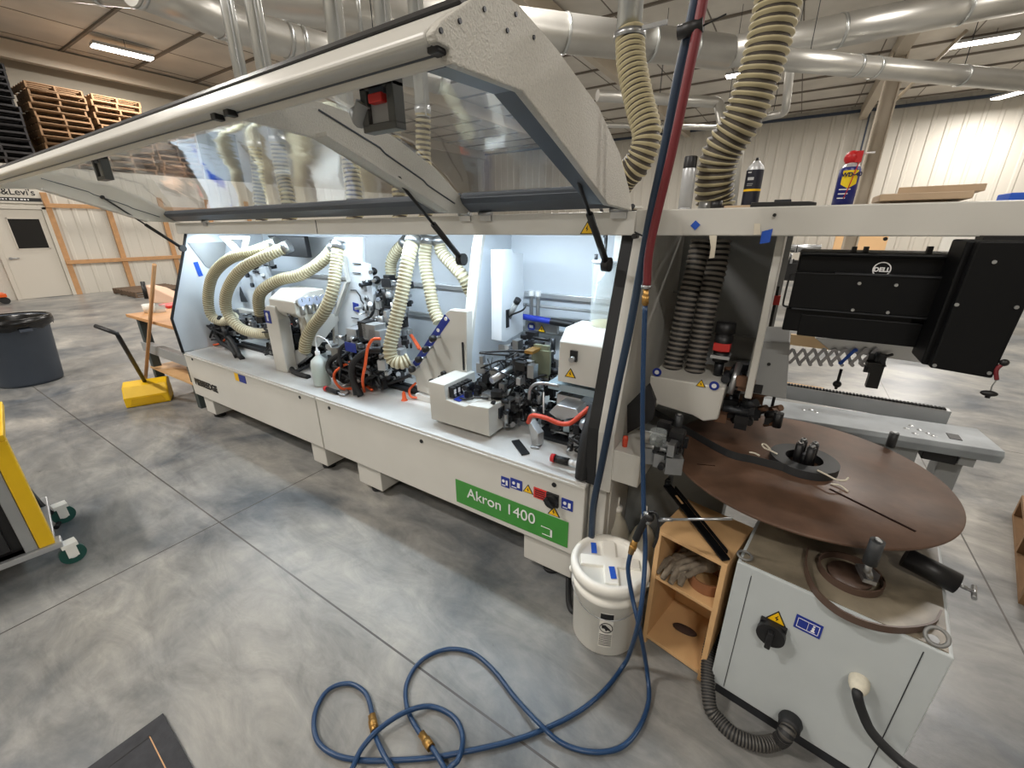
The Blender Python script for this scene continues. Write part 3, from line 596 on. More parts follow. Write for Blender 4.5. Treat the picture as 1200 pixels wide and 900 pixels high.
b = MB(); c0 = ay(1.5, 686, 505); b.sphere(c0+Vector((.0, .06, 0)), .045, m=0, sc=(1.2, 1, .8)); c1 = ay(1.45, 676, 528); b.sphere((c1.x, 1.60, .65), .05, m=0, sc=(1.1, 1, .8)); cables(b, (c1.x-.02, 1.58, .68), (.14, .1, .1), 6, 9, (.003, .006), (1,)); clutter(b, (c1.x-.02, 1.60, .66), (.14, .1, .06), 12, 8, (0, 1, 2)); b.build('pneumatic_cylinder', [STEEL, BLACK, ALU], mc)
b = MB(); P = [ax_(-.56, 690, 548), ax_(-.56, 692, 520), ax_(-.56, 700, 490), ax_(-.56, 705, 470)]; P = [Vector((-.575, 1.43, .61)), Vector((-.575, 1.44, .68)), Vector((-.58, 1.48, .78)), Vector((-.58, 1.56, .9))]; b.tube(spline(P), .03, n=16); b.build('flexible_conduit', RUBBER, mc)
# edge feed head: green bracket, rods and cabling
gq = ay(1.85, 615, 420)
b = MB()
p = ay(1.75, 600, 446); p2 = ay(1.9, 628, 436); b.cyl(ay(1.58, 576, 446), ay(1.75, 606, 428), .018, m=1)
b.box(ay(1.78, 625, 440), ay(1.80, 645, 405), m=4); q = ay(1.78, 637, 424); b.box((q.x-.065, 1.77, q.z-.06), (q.x+.04, 1.785, q.z+.06), m=4); b.box((q.x-.065, 1.70, q.z+.055), (q.x-.02, 1.78, q.z+.07), m=5)
clutter(b, (q.x-.15, 1.80, .80), (.36, .3, .34), 120, 11, (0, 0, 2, 1, 3)); clutter(b, (q.x-.30, 1.66, .74), (.3, .2, .2), 70, 12, (0, 0, 2, 1)); clutter(b, (q.x-.12, 1.9, .95), (.22, .15, .2), 50, 13, (0, 2, 1))
cables(b, (q.x-.15, 1.75, .85), (.34, .24, .32), 22, 14, (.003, .006), (2, 2, 0))
b.build('edge_feed_head', [DARKM, STEEL, BLACK, ALU, mat('olive_bracket', rgb(108, 112, 92), .5), BRASS], mc)
b = MB(); P = [ay(1.62, 655, 452), ay(1.6, 632, 449), ay(1.6, 622, 455), ay(1.6, 620, 468)]; b.tube(spline(P), .008, m=0); b.cyl(ay(1.6, 637, 460), ay(1.6, 637, 484), .004, m=1); b.build('bent_pipe', [STEEL, LABW], mc)
# counter box at the deck front
a = ay(1.47, 510, 492); c = ay(1.47, 574, 470)
x0 = ay(1.5, 505, 500).x; x1 = ay(1.5, 574, 500).x
q = az(.62, 505, 497)
bx0, bx1, by0, by1 = -1.495, -1.105, 1.50, 1.76
b = MB(); b.prism([(bx0, by0, .625), (bx0, by0, .845), (bx0+.11, by0, .845), (bx0+.115, by0, .765), (bx0+.24, by0, .755), (bx0+.27, by0, .77), (bx1, by0, .78), (bx1, by0, .625)], (0, by1-by0, 0)); b.box((bx0+.1, by0+.15, .6), (bx0+.2, by1, .63)); ub = b.build('counter_box', PAINT, mc, bev=.004)
for k in range(5):
    c = MB(); yy = by0+.03+.033*k; c.box((bx0+.105, yy, .77), (bx0+.145, yy+.026, .825), m=0); c.box((bx0+.145, yy+.004, .79), (bx0+.147, yy+.020, .815), m=1); c.cyl((bx0+.145, yy+.013, .780), (bx0+.152, yy+.013, .780), .006, m=2, n=10); c.build('position_counter', [BLACK, LABW, STEEL], ub)
b = MB(); b.prism([(bx0+.15, by0+.02, .766), (bx0+.19, by0+.02, .763), (bx0+.19, by1-.06, .763), (bx0+.15, by1-.06, .766)], (0, 0, .002)); b.build('blue_label', LABB, ub)
b = MB(); b.tube(spline([(bx1-.22, by0+.05, .765), (bx1-.17, by0+.05, .772), (bx1-.12, by0+.06, .79), (bx1-.06, by0+.08, .79)]), .006); b.build('cable', BLACK, ub)
b = MB(); clutter(b, (bx1+.04, by1-.06, .70), (.06, .2, .12), 30, 21, (0, 1, 2)); b.build('counter_fittings', [DARKM, STEEL, BLACK], mc)
# pressure beam unit with knobs (slanted white plate)
P = [ay(1.72, 479, 432), ay(1.72, 479, 438), ay(1.72, 487, 441), ay(1.72, 489, 458), ay(1.72, 547, 476), ay(1.72, 547, 365), ay(1.72, 527, 363), ay(1.72, 523, 366)]
P = [Vector((p.x, 1.72, max(p.z, .603))) for p in P]
b = MB(); b.prism(P, (0, .05, 0)); pu = b.build('knob_plate', PAINT, mc, bev=.004)
b = MB(); e0 = P[0]; e1 = P[-1]; dd = (e1-e0); nn = Vector((dd.z, 0, -dd.x)).normalized(); b.prism([e0+dd*.12+Vector((0, -.002, 0)), e0+dd*.97+Vector((0, -.002, 0)), e0+dd*.97+nn*.045+Vector((0, -.002, 0)), e0+dd*.12+nn*.045+Vector((0, -.002, 0))], (0, .001, 0)); b.build('blue_label', LABB, pu)
for k in range(5):
    q = e0+dd*(.16+.185*k)+nn*.05; c = MB(); c.cyl(q, q+Vector((0, -.045, 0)), .008, m=1); c.lathe(q+Vector((0, -.04, 0)), [(.0, 0), (.016, .002), (.019, .012), (.019, .03), (.014, .038), (0, .04)], n=16, axis=(0, -1, 0)); c.build('clamp_knob', [BLACK, STEEL], pu) if k < 4 else None
    w = e0+dd*(.2+.185*k)+nn*.02; c = MB(); c.cyl(w+Vector((0, -.002, 0)), w+Vector((0, -.004, 0)), .011, n=14); c.build('print', LABW, pu)
b = MB()
for px, py in ((521, 437), (517, 441), (507, 446)): q = ay(1.715, px, py); b.cyl(q, q+Vector((0, -.02, 0)), .014 if px != 517 else .009)
b.build('push_knob', BLACK, pu)
b = MB(); q = ay(1.71, 542, 420); b.box((q.x-.004, 1.712, q.z-.07), (q.x+.004, 1.72, q.z+.09)); b.build('slot', DARKM, pu)
b = MB(); b.box((P[3].x, 1.70, .60), (P[4].x, 1.80, .64)); b.build('unit_foot', DECK, mc, bev=.003)
# orange tubes with tips on the deck
def tube_part(nm, pts, r, m, parent=mc): b = MB(); b.tube(spline(pts), r, n=10); return b.build(nm, m, parent)
tube_part('orange_tube', [az(.66, 487, 449), az(.64, 480, 457), az(.62, 482, 465), az(.61, 492, 466)], .008, ORANGE)
b = MB(); q = az(.60, 474, 469); b.lathe(q, [(.022, 0), (.014, .01), (.010, .05), (.004, .06)], n=14); b.build('orange_tube', ORANGE, mc)
tube_part('orange_tube', [ay(1.95, 477, 387), ay(1.93, 484, 397), ay(1.9, 491, 409)], .009, ORANGE); tube_part('orange_tube', [ay(1.95, 481, 391), ay(1.93, 487, 400), ay(1.9, 495, 412)], .009, ORANGE)
tube_part('orange_tube', [ay(1.6, 446, 397), ay(1.58, 437, 398), ay(1.56, 431, 408), ay(1.55, 428, 428), ay(1.55, 425, 445), az(.61, 427, 459)], .009, ORANGE)
tube_part('orange_tube', [ay(1.6, 416, 423), ay(1.58, 403, 428), ay(1.55, 393, 436), ay(1.55, 392, 445), az(.62, 400, 455), az(.61, 413, 455), az(.62, 425, 451), az(.62, 436, 457)], .009, ORANGE)
# cable bundle in the middle of the deck
b = MB()
for pts, r in (([ay(1.62, 448, 410), ay(1.58, 430, 412), ay(1.56, 415, 425), ay(1.55, 414, 445), az(.605, 423, 464)], .021),
               ([ay(1.6, 402, 414), ay(1.58, 388, 422), ay(1.56, 385, 432), ay(1.56, 392, 440), az(.62, 404, 444)], .019),
               ([ay(1.65, 440, 405), ay(1.6, 424, 415), ay(1.56, 411, 430), az(.61, 417, 463)], .016),
               ([ay(1.62, 420, 396), ay(1.58, 404, 404), ay(1.56, 398, 412), ay(1.56, 400, 430)], .012),
               ([ay(1.66, 450, 430), ay(1.62, 438, 440), ay(1.6, 425, 445), ay(1.6, 410, 440), ay(1.58, 398, 445)], .013),
               ([ay(1.7, 480, 440), ay(1.7, 465, 446), ay(1.68, 450, 450), ay(1.68, 440, 447), ay(1.66, 425, 436)], .011)):
    b.tube(spline(pts), r, n=12)
cables(b, ay(1.68, 425, 425), (.5, .25, .3), 40, 31, (.004, .011), (0,)); b.build('cable_bundle', RUBBER, mc)
b = MB()
for k, (px, py, sx, sz, mm) in enumerate(((418, 392, .05, .045, 0), (438, 388, .06, .05, 3), (430, 385, .035, .05, 2), (445, 395, .05, .05, 0), (398, 446, .05, .012, 2), (409, 430, .03, .02, 3))):
    q = ay(1.72, px, py); b.box(q-Vector((sx, .04, sz)), q+Vector((sx, .05, sz)), m=mm)
clutter(b, ay(1.75, 440, 420), (.5, .3, .34), 150, 32, (0, 0, 2, 1, 2)); clutter(b, ay(1.85, 450, 380), (.3, .2, .3), 70, 33, (0, 1, 2, 3))
b.build('milling_motor', [ALU, STEEL, BLACK, GREYP], mc)
qbox('blue_label', 405, 411, 416, 403, 1.55, .003, LABB, 0)
# grey supports behind: scraping unit and rods
b = MB()
for px, py in ((437, 318), (441, 328)): q = ay(1.95, px, py); b.sphere(q, .03, m=2, sc=(1, 1, .9)); b.cyl(q, q+Vector((.03, -.05, 0)), .012, m=1)
clutter(b, ay(1.95, 455, 350), (.28, .2, .26), 90, 34, (0, 1, 2, 3)); q = ay(1.9, 455, 345); b.sphere(q, .035, m=3); b.box(q+Vector((-.1, 0, -.16)), q+Vector((.12, .03, -.13)), m=3); b.box(q+Vector((-.1, 0, -.20)), q+Vector((.10, .03, -.19)), m=3)
for dx in (-.08, .0, .08): b.cyl(q+Vector((dx, .02, -.3)), q+Vector((dx, .02, -.02)), .009, m=1)
b.tube(spline([q+Vector((-.02, 0, -.02)), q+Vector((-.1, -.02, -.04)), q+Vector((-.13, -.05, -.14)), q+Vector((-.25, -.08, -.22)), q+Vector((-.28, -.08, -.3))]), .01, m=2)
b.build('scraping_unit', [DARKM, STEEL, BLACK, ALU], mc)
# upright support plate left of the scraper, bluish
P = [ay(1.9, 397, 420), ay(1.9, 395, 372), ay(1.9, 410, 330), ay(1.9, 405, 300), ay(1.9, 391, 284), ay(1.9, 391, 278), ay(1.9, 425, 278), ay(1.9, 424, 308), ay(1.9, 431, 310), ay(1.9, 437, 345), ay(1.9, 437, 380), ay(1.9, 432, 420)]
b = MB(); b.prism(P, (0, .03, 0)); sp = b.build('support_plate', INNER, mc, bev=.004)
b = MB(); b.prism([P[0]+Vector((-.02, -.03, 0)), P[1]+Vector((-.02, -.03, 0)), P[2]+Vector((-.02, -.03, 0)), P[2]+Vector((.004, -.03, 0)), P[1]+Vector((.006, -.03, 0)), P[0]+Vector((.006, -.03, 0))], (0, .06, 0)); b.prism([P[3]+Vector((-.01, -.03, 0)), P[4]+Vector((-.02, -.03, 0)), P[4]+Vector((.004, -.03, 0)), P[3]+Vector((.01, -.03, 0)), P[2]+Vector((.01, -.03, 0)), P[2]+Vector((-.0, -.03, 0))], (0, .05, 0)); b.build('plate_edge', PAINT, sp)
qq = ay(1.895, 417, 360); b = MB(); b.box((qq.x-.03, 1.893, qq.z-.03), (qq.x+.03, 1.897, qq.z+.03), R=Matrix.Rotation(.12, 3, 'Y')); b.build('blue_label', LABB, sp)
b = MB()
for px, py in ((426, 336), (430, 350)): q = ay(1.895, px, py); b.cyl(q, q+Vector((0, -.012, 0)), .018, m=0); b.cyl(q+Vector((0, -.012, 0)), q+Vector((0, -.014, 0)), .008, m=1)
b.tube([ay(1.893, 411, 340), ay(1.893, 417, 340), ay(1.893, 422, 347), ay(1.893, 423, 352), ay(1.893, 428, 358)], .004, m=1)
for px, py in ((418, 309), (418, 320), (416, 373)): q = ay(1.893, px, py); b.box(q-Vector((.04, .002, .003)), q+Vector((.04, .002, .003)), m=1)
b.build('plate_fittings', [STEEL, DARKM], sp)
# white box with gauges and its leg
x1 = ay(1.58, 345, 358).x; x0 = ay(1.58, 314, 350).x; yb_ = ax_(x1, 381, 345).y; zf = ay(1.58, 345, 358).z; zt = ax_(x1, 381, 338).z; zl = ax_(x1, 381, 356).z
b = MB(); b.prism(yz(x0, [(1.58, zf-.06), (1.58, zf+.02), (1.68, zt), (yb_, zt), (yb_, zl), (1.62, zf-.10)]), (x1-x0, 0, 0)); gbx = b.build('gauge_cover', PAINT, mc, bev=.01)
b = MB(); b.prism([(x1-.05, 1.63, zf-.05), (x1-.002, 1.63, zf-.06), (x1-.002, 1.95, zl-.10), (x1-.002, 1.70, zf-.32), (x1-.05, 1.63, zf-.28)], (-.02, 0, 0)); b.build('cover_side', PAINT, mc, bev=.004)
for px, py in ((352, 353.5), (360.5, 352.5), (369, 351.5), (377.5, 350)):
    q = ax_(x1, px, py); b = MB(); b.cyl(q, q+Vector((.02, 0, 0)), .034, m=0); b.cyl(q+Vector((.02, 0, 0)), q+Vector((.022, 0, 0)), .029, m=1); b.box(q+Vector((.022, -.002, -.002)), q+Vector((.024, .002, .022)), m=3); b.cyl(q+Vector((.01, 0, -.03)), q+Vector((.01, 0, -.09)), .015, m=2); b.build('pressure_gauge', [ALU, mat('gauge_face', rgb(190, 200, 225), .3), STEEL, BLACK], gbx)
p0 = ay(1.56, 319, 413); p1 = ay(1.56, 331, 366); b = MB(); b.prism([(p0.x, 1.56, .6), (p0.x, 1.56, p1.z-.02), (p0.x+.05, 1.56, p1.z+.03), (p0.x+.15, 1.56, p1.z+.03), (p0.x+.17, 1.56, p1.z-.06), (p0.x+.15, 1.56, .6)], (0, .09, 0)); lg = b.build('cover_leg', PAINT, mc, bev=.008)
q = ay(1.56, 314.5, 369); b = MB(); b.box((p0.x+.008, 1.557, q.z-.06), (p0.x+.085, 1.559, q.z+.03)); lb = b.build('blue_label', LABB, lg); b = MB(); b.cyl((p0.x+.045, 1.557, q.z+.0), (p0.x+.045, 1.555, q.z+.0), .016, n=12); b.box((p0.x+.035, 1.555, q.z-.045), (p0.x+.055, 1.557, q.z-.01)); b.build('print', LABW, lb)
b = MB(); b.cyl(ay(1.6, 337, 364), ay(1.6, 346, 381), .014); b.build('gas_spring', DARKM, lg)
b = MB(); clutter(b, ay(1.85, 350, 395), (.55, .35, .34), 170, 41, (0, 0, 2, 2, 1)); cables(b, ay(1.8, 345, 395), (.6, .3, .3), 26, 42, (.005, .012), (2,)); clutter(b, ay(1.85, 300, 378), (.4, .25, .2), 60, 43, (0, 1, 2)); b.build('trimming_motor', [DARKM, STEEL, BLACK], mc)
b = MB(); b.box(ay(1.9, 283, 365)+Vector((-.1, 0, -.02)), ay(1.9, 283, 365)+Vector((.3, .06, .02)), m=0)
P = [ay(2.0, 272, 362), ay(2.0, 280, 330), ay(2.0, 292, 318), ay(2.0, 310, 312), ay(2.0, 318, 330), ay(2.0, 318, 368), ay(2.0, 296, 352), ay(2.0, 284, 335), ay(2.0, 278, 353)]
b.prism([P[0], P[1], P[2], P[3], P[4], P[5], P[0]+Vector((.1, 0, -.05))], (0, .03, 0), m=1); q = ay(1.98, 291, 322); b.cyl(q, q+Vector((0, -.02, 0)), .025, m=2); q = ay(1.98, 297, 334); b.cyl(q, q+Vector((0, -.02, 0)), .02, m=2)
q = ay(1.97, 284, 348); b.prism([q+Vector((-.06, 0, -.05)), q+Vector((.09, 0, -.04)), q+Vector((.01, 0, .10))], (0, -.01, 0), m=2); b.build('end_trim_bracket', [PAINT, INNER, DARKM], mc, bev=.004)
b = MB(); q = ay(2.05, 308, 312); clutter(b, q, (.2, .15, .16), 30, 44, (0, 1)); b.build('end_trim_head', [DARKM, STEEL], mc)
# bright lamp bracket top left
b = MB(); P = [ay(1.75, 257, 277), ay(1.75, 274, 296), ay(1.75, 277, 292), ay(1.75, 268, 281), ay(1.75, 285, 280), ay(1.75, 282, 292), ay(1.75, 286, 294), ay(1.75, 289, 277)]; b.prism(P, (0, .03, 0)); b.build('lamp_bracket', PAINT, mc, bev=.003)
# motor at the left end wall
b = MB(); q = ax_(XA+.1, 232, 368); c = ay(1.55, 226, 368); b.cyl(ay(1.72, 208, 368), ay(1.72, 230, 366), .03, m=0); b.cyl(ay(1.72, 219, 367), ay(1.72, 224, 367), .036, m=1); b.box(ay(1.72, 214, 366), ay(1.78, 226, 361), m=0); b.cyl(ay(1.72, 230, 366), ay(1.72, 242, 364), .038, m=0); b.build('end_valve', [RUBBER, STEEL], mc)
tube_part('thin_cable', [ay(1.66, 206, 384), ay(1.66, 212, 398), ay(1.66, 226, 401), ay(1.66, 238, 390), ay(1.7, 244, 380)], .004, BLACK)
b = MB()
for pts, r in (([az(.66, 247, 388), az(.68, 252, 378), ay(1.66, 262, 385), ay(1.66, 268, 400), az(.61, 278, 418)], .022), ([ay(1.66, 258, 372), ay(1.66, 252, 385), ay(1.64, 258, 400), ay(1.62, 270, 408), az(.61, 284, 420)], .02), ([ay(1.7, 268, 378), ay(1.66, 262, 388), ay(1.64, 272, 400), az(.61, 282, 418)], .018), ([az(.62, 330, 417), az(.63, 338, 425), az(.62, 345, 436), az(.61, 362, 442)], .018), ([ay(1.75, 375, 420), az(.64, 362, 428), az(.62, 350, 434), az(.61, 342, 436)], .014)):
    b.tube(spline(pts), r, n=12)
cables(b, ay(1.72, 262, 388), (.5, .2, .16), 16, 45, (.004, .01), (0,)); b.build('cable_bundle', RUBBER, mc)
tube_part('orange_tube', [az(.65, 246, 388), az(.63, 247, 396), az(.61, 250, 404), ay(1.66, 262, 400), ay(1.68, 266, 392)], .009, ORANGE)
tube_part('orange_tube', [az(.62, 333, 428), az(.605, 336, 434)], .009, ORANGE); tube_part('orange_tube', [ay(1.8, 337, 385), ay(1.8, 343, 380)], .01, ORANGE)
b = MB(); P = [ay(1.6, 330, 412), ay(1.6, 338, 408), ay(1.62, 352, 412), ay(1.62, 356, 425), ay(1.6, 345, 428), ay(1.6, 330, 420)]; b.prism([ay(1.64, 331, 424), ay(1.64, 331, 413), ay(1.64, 352, 410), ay(1.64, 360, 418), ay(1.64, 345, 430)], (0, .05, 0)); b.build('deflector', GREYP, mc, bev=.004)
# black dust cover top left
b = MB(); b.prism([ay(2.1, 313, 276), ay(2.1, 330, 300), ay(2.1, 361, 302), ay(2.1, 356, 277)], (0, .04, 0)); b.build('black_cover', BLACK, mc, bev=.005)
# dust hoses inside the machine
def ihose(pts, r, y=None, label=None):
    b = MB(); ribbed(b, pts, r, .021); o = b.build('dust_hose', [HOSE, HOSED], mc)
    c = MB(); p = Vector(pts[0]); d = (Vector(pts[1])-p).normalized(); c.cyl(p-d*.02, p+d*.03, r*1.07, n=20); c.build('hose_clamp', STEEL, o); return o
ihose([ay(1.85, 323, 285), ay(1.78, 300, 294), ay(1.7, 270, 303), ay(1.66, 250, 322), ay(1.64, 244, 348), ay(1.64, 248, 370), ay(1.68, 262, 377), ay(1.72, 275, 370)], .042)
ihose([ay(1.82, 337, 289), ay(1.72, 312, 300), ay(1.62, 282, 317), ay(1.58, 266, 342), ay(1.58, 266, 365), ay(1.6, 280, 383), ay(1.64, 297, 390), ay(1.68, 315, 391)], .042)
ihose([ay(1.9, 392, 289), ay(1.85, 376, 307), ay(1.78, 352, 322), ay(1.72, 328, 328), ay(1.66, 308, 340), ay(1.66, 303, 352), ay(1.68, 305, 368)], .042)
ihose([ay(1.82, 397, 286), ay(1.78, 394, 310), ay(1.72, 390, 340), ay(1.68, 380, 365), ay(1.66, 366, 384), ay(1.64, 359, 398), ay(1.64, 357, 412)], .042)
ihose([ay(1.84, 484, 280), ay(1.78, 478, 305), ay(1.72, 471, 345), ay(1.66, 462, 385), ay(1.62, 457, 408), ay(1.62, 460, 421), ay(1.64, 470, 425), ay(1.68, 480, 421)], .042)
ihose([ay(1.95, 500, 280), ay(1.93, 498, 305), ay(1.9, 503, 335), ay(1.88, 508, 360), ay(1.86, 515, 378)], .04)
ihose([ay(2.0, 514, 281), ay(2.0, 518, 296), ay(2.0, 532, 312), ay(2.0, 543, 325), ay(2.05, 553, 345)], .04)
ihose([ay(2.1, 476, 283), ay(2.1, 464, 296), ay(2.1, 458, 310), ay(2.1, 459, 330)], .04)
# inside LED light
for xx, w in ((-3.7, 1.1), (-2.4, 1.2), (-1.2, 1.0)):
    ld = bpy.data.lights.new('machine_led', 'AREA'); ld.shape = 'RECTANGLE'; ld.size = w; ld.size_y = .05; ld.energy = 7.5; ld.color = (.70, .86, 1)
    lo = bpy.data.objects.new('machine_led', ld); COL.objects.link(lo); lo.location = Vector((xx, 1.73, 1.57)) - ROOT[mc.name]; lo.parent = mc; lo.rotation_euler = (.25, 0, 0)
# ---- infeed section to the right --------------------------------------
b = MB(); b.box((-.44, 1.60, 1.572), (2.6, 1.66, 1.657)); sb = b.build('shelf_beam', PAINT, mc, bev=.004)
b = MB(); b.box((-.44, 1.66, 1.63), (2.6, 2.3, 1.655)); b.build('shelf_top', PAINT, mc)
b = MB(); q = ay(1.6, 815, 264); b.box((q.x-.011, 1.597, q.z-.011), (q.x+.011, 1.6, q.z+.011), R=Matrix.Rotation(.7, 3, 'Y')); q = ay(1.6, 899, 276); b.prism([(q.x-.016, 1.598, q.z-.025), (q.x+.011, 1.598, q.z-.02), (q.x+.012, 1.598, q.z+.02), (q.x-.016, 1.598, q.z+.012)], (0, -.002, 0)); b.build('blue_tape', TAPE, mc)
b = MB(); q = ay(1.6, 836, 290); b.prism([ay(1.6, 831, 276), ay(1.6, 840, 276), ay(1.6, 839, 288), ay(1.6, 837, 302), ay(1.6, 831, 303), ay(1.6, 833, 290)], (0, .002, 0)); b.build('white_tape', STRING, mc); b = MB(); b.prism([ay(1.598, 883, 275), ay(1.598, 891, 275), ay(1.598, 891, 262), ay(1.598, 884, 262)], (0, -.001, 0)); b.build('white_tape', STRING, mc)
b = MB()
for px in (907.5, 1038, 1166): q = ay(1.59, px, 252 if px < 910 else 280); b.cyl((q.x, 1.592, q.z), (q.x, 1.6, q.z), .005, n=10)
b.build('beam_screw', BLACK, mc)
xp0 = ay(1.70, 882, 440).x; 
b = MB(); b.box((-.465, 2.3, .3), (xp0+.03, 2.33, 1.6)); b.build('rear_wall', GREYP, mc)
b = MB(); b.box((-.465, 2.26, 1.08), (xp0, 2.30, 1.10)); b.box((-.465, 2.24, .93), (xp0, 2.30, .98)); b.build('rear_rail', GREYP, mc)
b = MB(); b.box((xp0-.004, 1.70, 1.0), (xp0+.008, 2.33, 1.60)); b.box((xp0-.012, 1.68, 1.0), (xp0+.012, 1.71, 1.6)); b.build('side_pillar', PAINT, mc, bev=.004)
b = MB(); p0 = ay(1.75, 873, 470); p1 = ay(1.75, 935, 400); b.prism([ay(1.75, 873, 450), ay(1.75, 884, 400), ay(1.75, 926, 402), ay(1.75, 921, 468), ay(1.75, 875, 460)], (0, .3, 0)); b.build('tail_box', GREYP, mc, bev=.004)
b = MB()
for px, py in ((884, 425.5), (901, 427)): q = ay(1.745, px, py); b.cyl(q, q+Vector((0, .01, 0)), .006, n=10)
b.build('screw_hole', BLACK, mc)
# premilling cover (white, slanted) with two round ports
zc0 = .98
A0 = [ay(1.72, 761, 446), ay(1.72, 758, 488), ay(1.72, 769, 482), ay(1.72, 808, 498), ay(1.72, 822, 505), ay(1.72, 846, 497), ay(1.72, 853, 458)]
b = MB(); b.prism([ay(1.70, 762, 440), ay(1.70, 757, 478), ay(1.70, 770, 474), ay(1.70, 812, 487), ay(1.70, 824, 494), ay(1.70, 841, 492), ay(1.70, 850, 455)], (0, .3, 0)); pm = b.build('premilling_cover', PAINT, mc, bev=.006)
ptop = ay(1.70, 805, 448)
q = ay(1.695, 821, 452); warn('warning_label', Vector((q.x, 1.699, q.z-.005)), pm, .03)
for px, py in ((837, 452), (770, 436)): q = ay(1.698, px, py); b = MB(); b.cyl(q, q+Vector((0, -.003, 0)), .018, m=0); b.cyl(q+Vector((0, -.003, 0)), q+Vector((0, -.004, 0)), .009, m=1); b.build('blue_label', [LABB, LABW], pm)
for pts in ([ay(1.95, 822, 282), ay(1.93, 816, 310), ay(1.9, 806, 350), ay(1.88, 797, 390), ay(1.86, 789, 425), ay(1.85, 787, 438)], [ay(1.95, 844, 282), ay(1.93, 839, 315), ay(1.9, 829, 355), ay(1.88, 820, 400), ay(1.86, 815, 428), ay(1.85, 813, 441)]):
    b = MB(); ribbed(b, pts, .042, .021, .12); o = b.build('grey_dust_hose', [HOSEG, HOSEGD], mc, label='dark grey ribbed hose')
    c = MB(); p = pts[-1]; c.lathe(p-Vector((0, 0, .03)), [(.052, 0), (.052, .02), (.045, .03), (.045, .05), (.042, .05)], n=24); c.build('hose_clamp', DARKM, o)
b = MB(); q = ay(1.85, 848, 398); b.lathe(q+Vector((0, 0, -.045)), [(0, 0), (.032, 0), (.032, .02)], m=1, n=20); b.lathe(q+Vector((0, 0, -.04)), [(.034, .03), (.034, .06), (.024, .06), (.038, .07), (.036, .11), (0, .112)], m=0, n=24); b.box(q+Vector((-.03, -.035, -.04)), q+Vector((.03, .03, -.01)), m=1); b.cyl(q+Vector((0, 0, -.05)), q+Vector((0, 0, -.09)), .03, m=0); b.box(q+Vector((-.035, -.03, -.075)), q+Vector((.035, .04, -.062)), m=2); b.cyl(q+Vector((0, 0, -.16)), q+Vector((0, 0, -.09)), .018, m=3); b.build('shutoff_valve', [BLACK, REDL, ALU, DARKM], mc)
tube_part('thin_cable', [ay(2.2, 775, 375), ay(2.2, 772, 345), ay(2.2, 800, 342), ay(2.2, 810, 345)], .006, GREYP)
b = MB(); q = ay(1.8, 862, 445); b.cyl(ay(1.78, 867, 425), ay(1.72, 855, 462), .012, m=1); clutter(b, ay(1.8, 868, 460), (.12, .15, .2), 50, 51, (0, 0, 2, 3)); b.box(ay(1.75, 860, 500), ay(1.8, 868, 470), m=1); clutter(b, ay(1.85, 880, 480), (.2, .2, .06), 30, 52, (0, 2, 3)); b.build('feed_stop', [DARKM, STEEL, BLACK, mat('rusty_brown', rgb(110, 80, 60), .6)], mc)
b = MB(); b.box((-.465, 1.75, .15), (-.05, 2.3, .70), m=0); b.build('lower_housing', mat('dim_grey_housing', rgb(120, 122, 120), .5), mc, bev=.004)
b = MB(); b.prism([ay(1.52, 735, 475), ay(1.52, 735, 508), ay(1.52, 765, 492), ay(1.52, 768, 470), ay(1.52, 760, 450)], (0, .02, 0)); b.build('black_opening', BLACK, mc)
b = MB(); clutter(b, ay(1.50, 778, 520), (.1, .12, .12), 50, 53, (0, 1, 2)); b.cyl(ay(1.45, 772, 505)+Vector((0, 0, -.05)), ay(1.45, 772, 505)+Vector((0, 0, .0)), .03, m=3); b.build('tape_inlet', [DARKM, STEEL, BLACK, CLEAR], mc)
b = MB(); p0 = ay(1.40, 716, 560); p1 = ay(1.40, 748, 535); b.box((p0.x, 1.40, p0.z-.01), (p1.x+.01, 1.62, p1.z)); b.build('small_tray', PAINT, mc, bev=.004)
# conveyor: outfeed support rails right of the disc
zr = .75; TA = math.radians(6.5); TU = Vector((math.cos(TA), math.sin(TA), 0)); TV = Vector((-TU.y, TU.x, 0)); TO = Vector((-.01, 2.19, 0))
def tp3(u, v, z): return TO+TU*u+TV*v+Vector((0, 0, z))
b = MB(); b.prism([tp3(0, .01, zr-.055), tp3(0, 0, zr-.02), tp3(0, .012, zr), tp3(0, .24, zr), tp3(0, .24, zr-.055)], TU*.88); TBL = mat('grey_table_paint', rgb(158, 164, 168), .45, noise=.25, nscale=9); rl = b.build('support_table', TBL, mc, bev=.004)
b = MB()
for px, py in ((941, 480), (950, 480), (956, 483), (1062, 502), (1068, 499), (1078, 504), (1072, 508), (1088, 508), (1094, 511)): q = az(zr, px, py); b.lathe((q.x, q.y, zr), [(0, .003), (.006, .003), (.012, .0)], n=14)
b.build('table_bolt', STEEL, rl)
q = az(zr, 1118, 512); b = MB(); b.box((q.x-.02, q.y-.03, zr-.001), (q.x+.02, q.y+.03, zr+.002)); b.build('square_hole', BLACK, rl)
b = MB(); b.box((.40, 2.30, zr-.16), (.62, 2.45, zr-.055), m=0); b.box((.64, 2.32, zr-.11), (.75, 2.45, zr-.055), m=1); b.box((.75, 2.31, zr-.10), (.8, 2.48, zr-.055), m=0); b.build('table_bracket', [GREYP, BLACK], mc, bev=.003)
zk = .80; q0 = az(zk, 915, 449); q1 = az(zk, 1121, 486)
b = MB(); b.box((-.05, q0.y, zk-.085), (q1.x, q0.y+.045, zk-.008)); cv = b.build('roller_conveyor', ALU, mc, bev=.004)
b = MB()
for k in range(56):
    xx = -.04+(q1.x+.03)*k/56; b.cyl((xx, q0.y+.006, zk-.006), (xx, q0.y+.03, zk-.006), .0065, n=8)
b.build('conveyor_rollers', RUBBER, cv)
b = MB(); b.box((-.02, 2.62, zr-.04), (.28, 2.72, zr+.02)); b.build('wood_strip', PLY, mc)
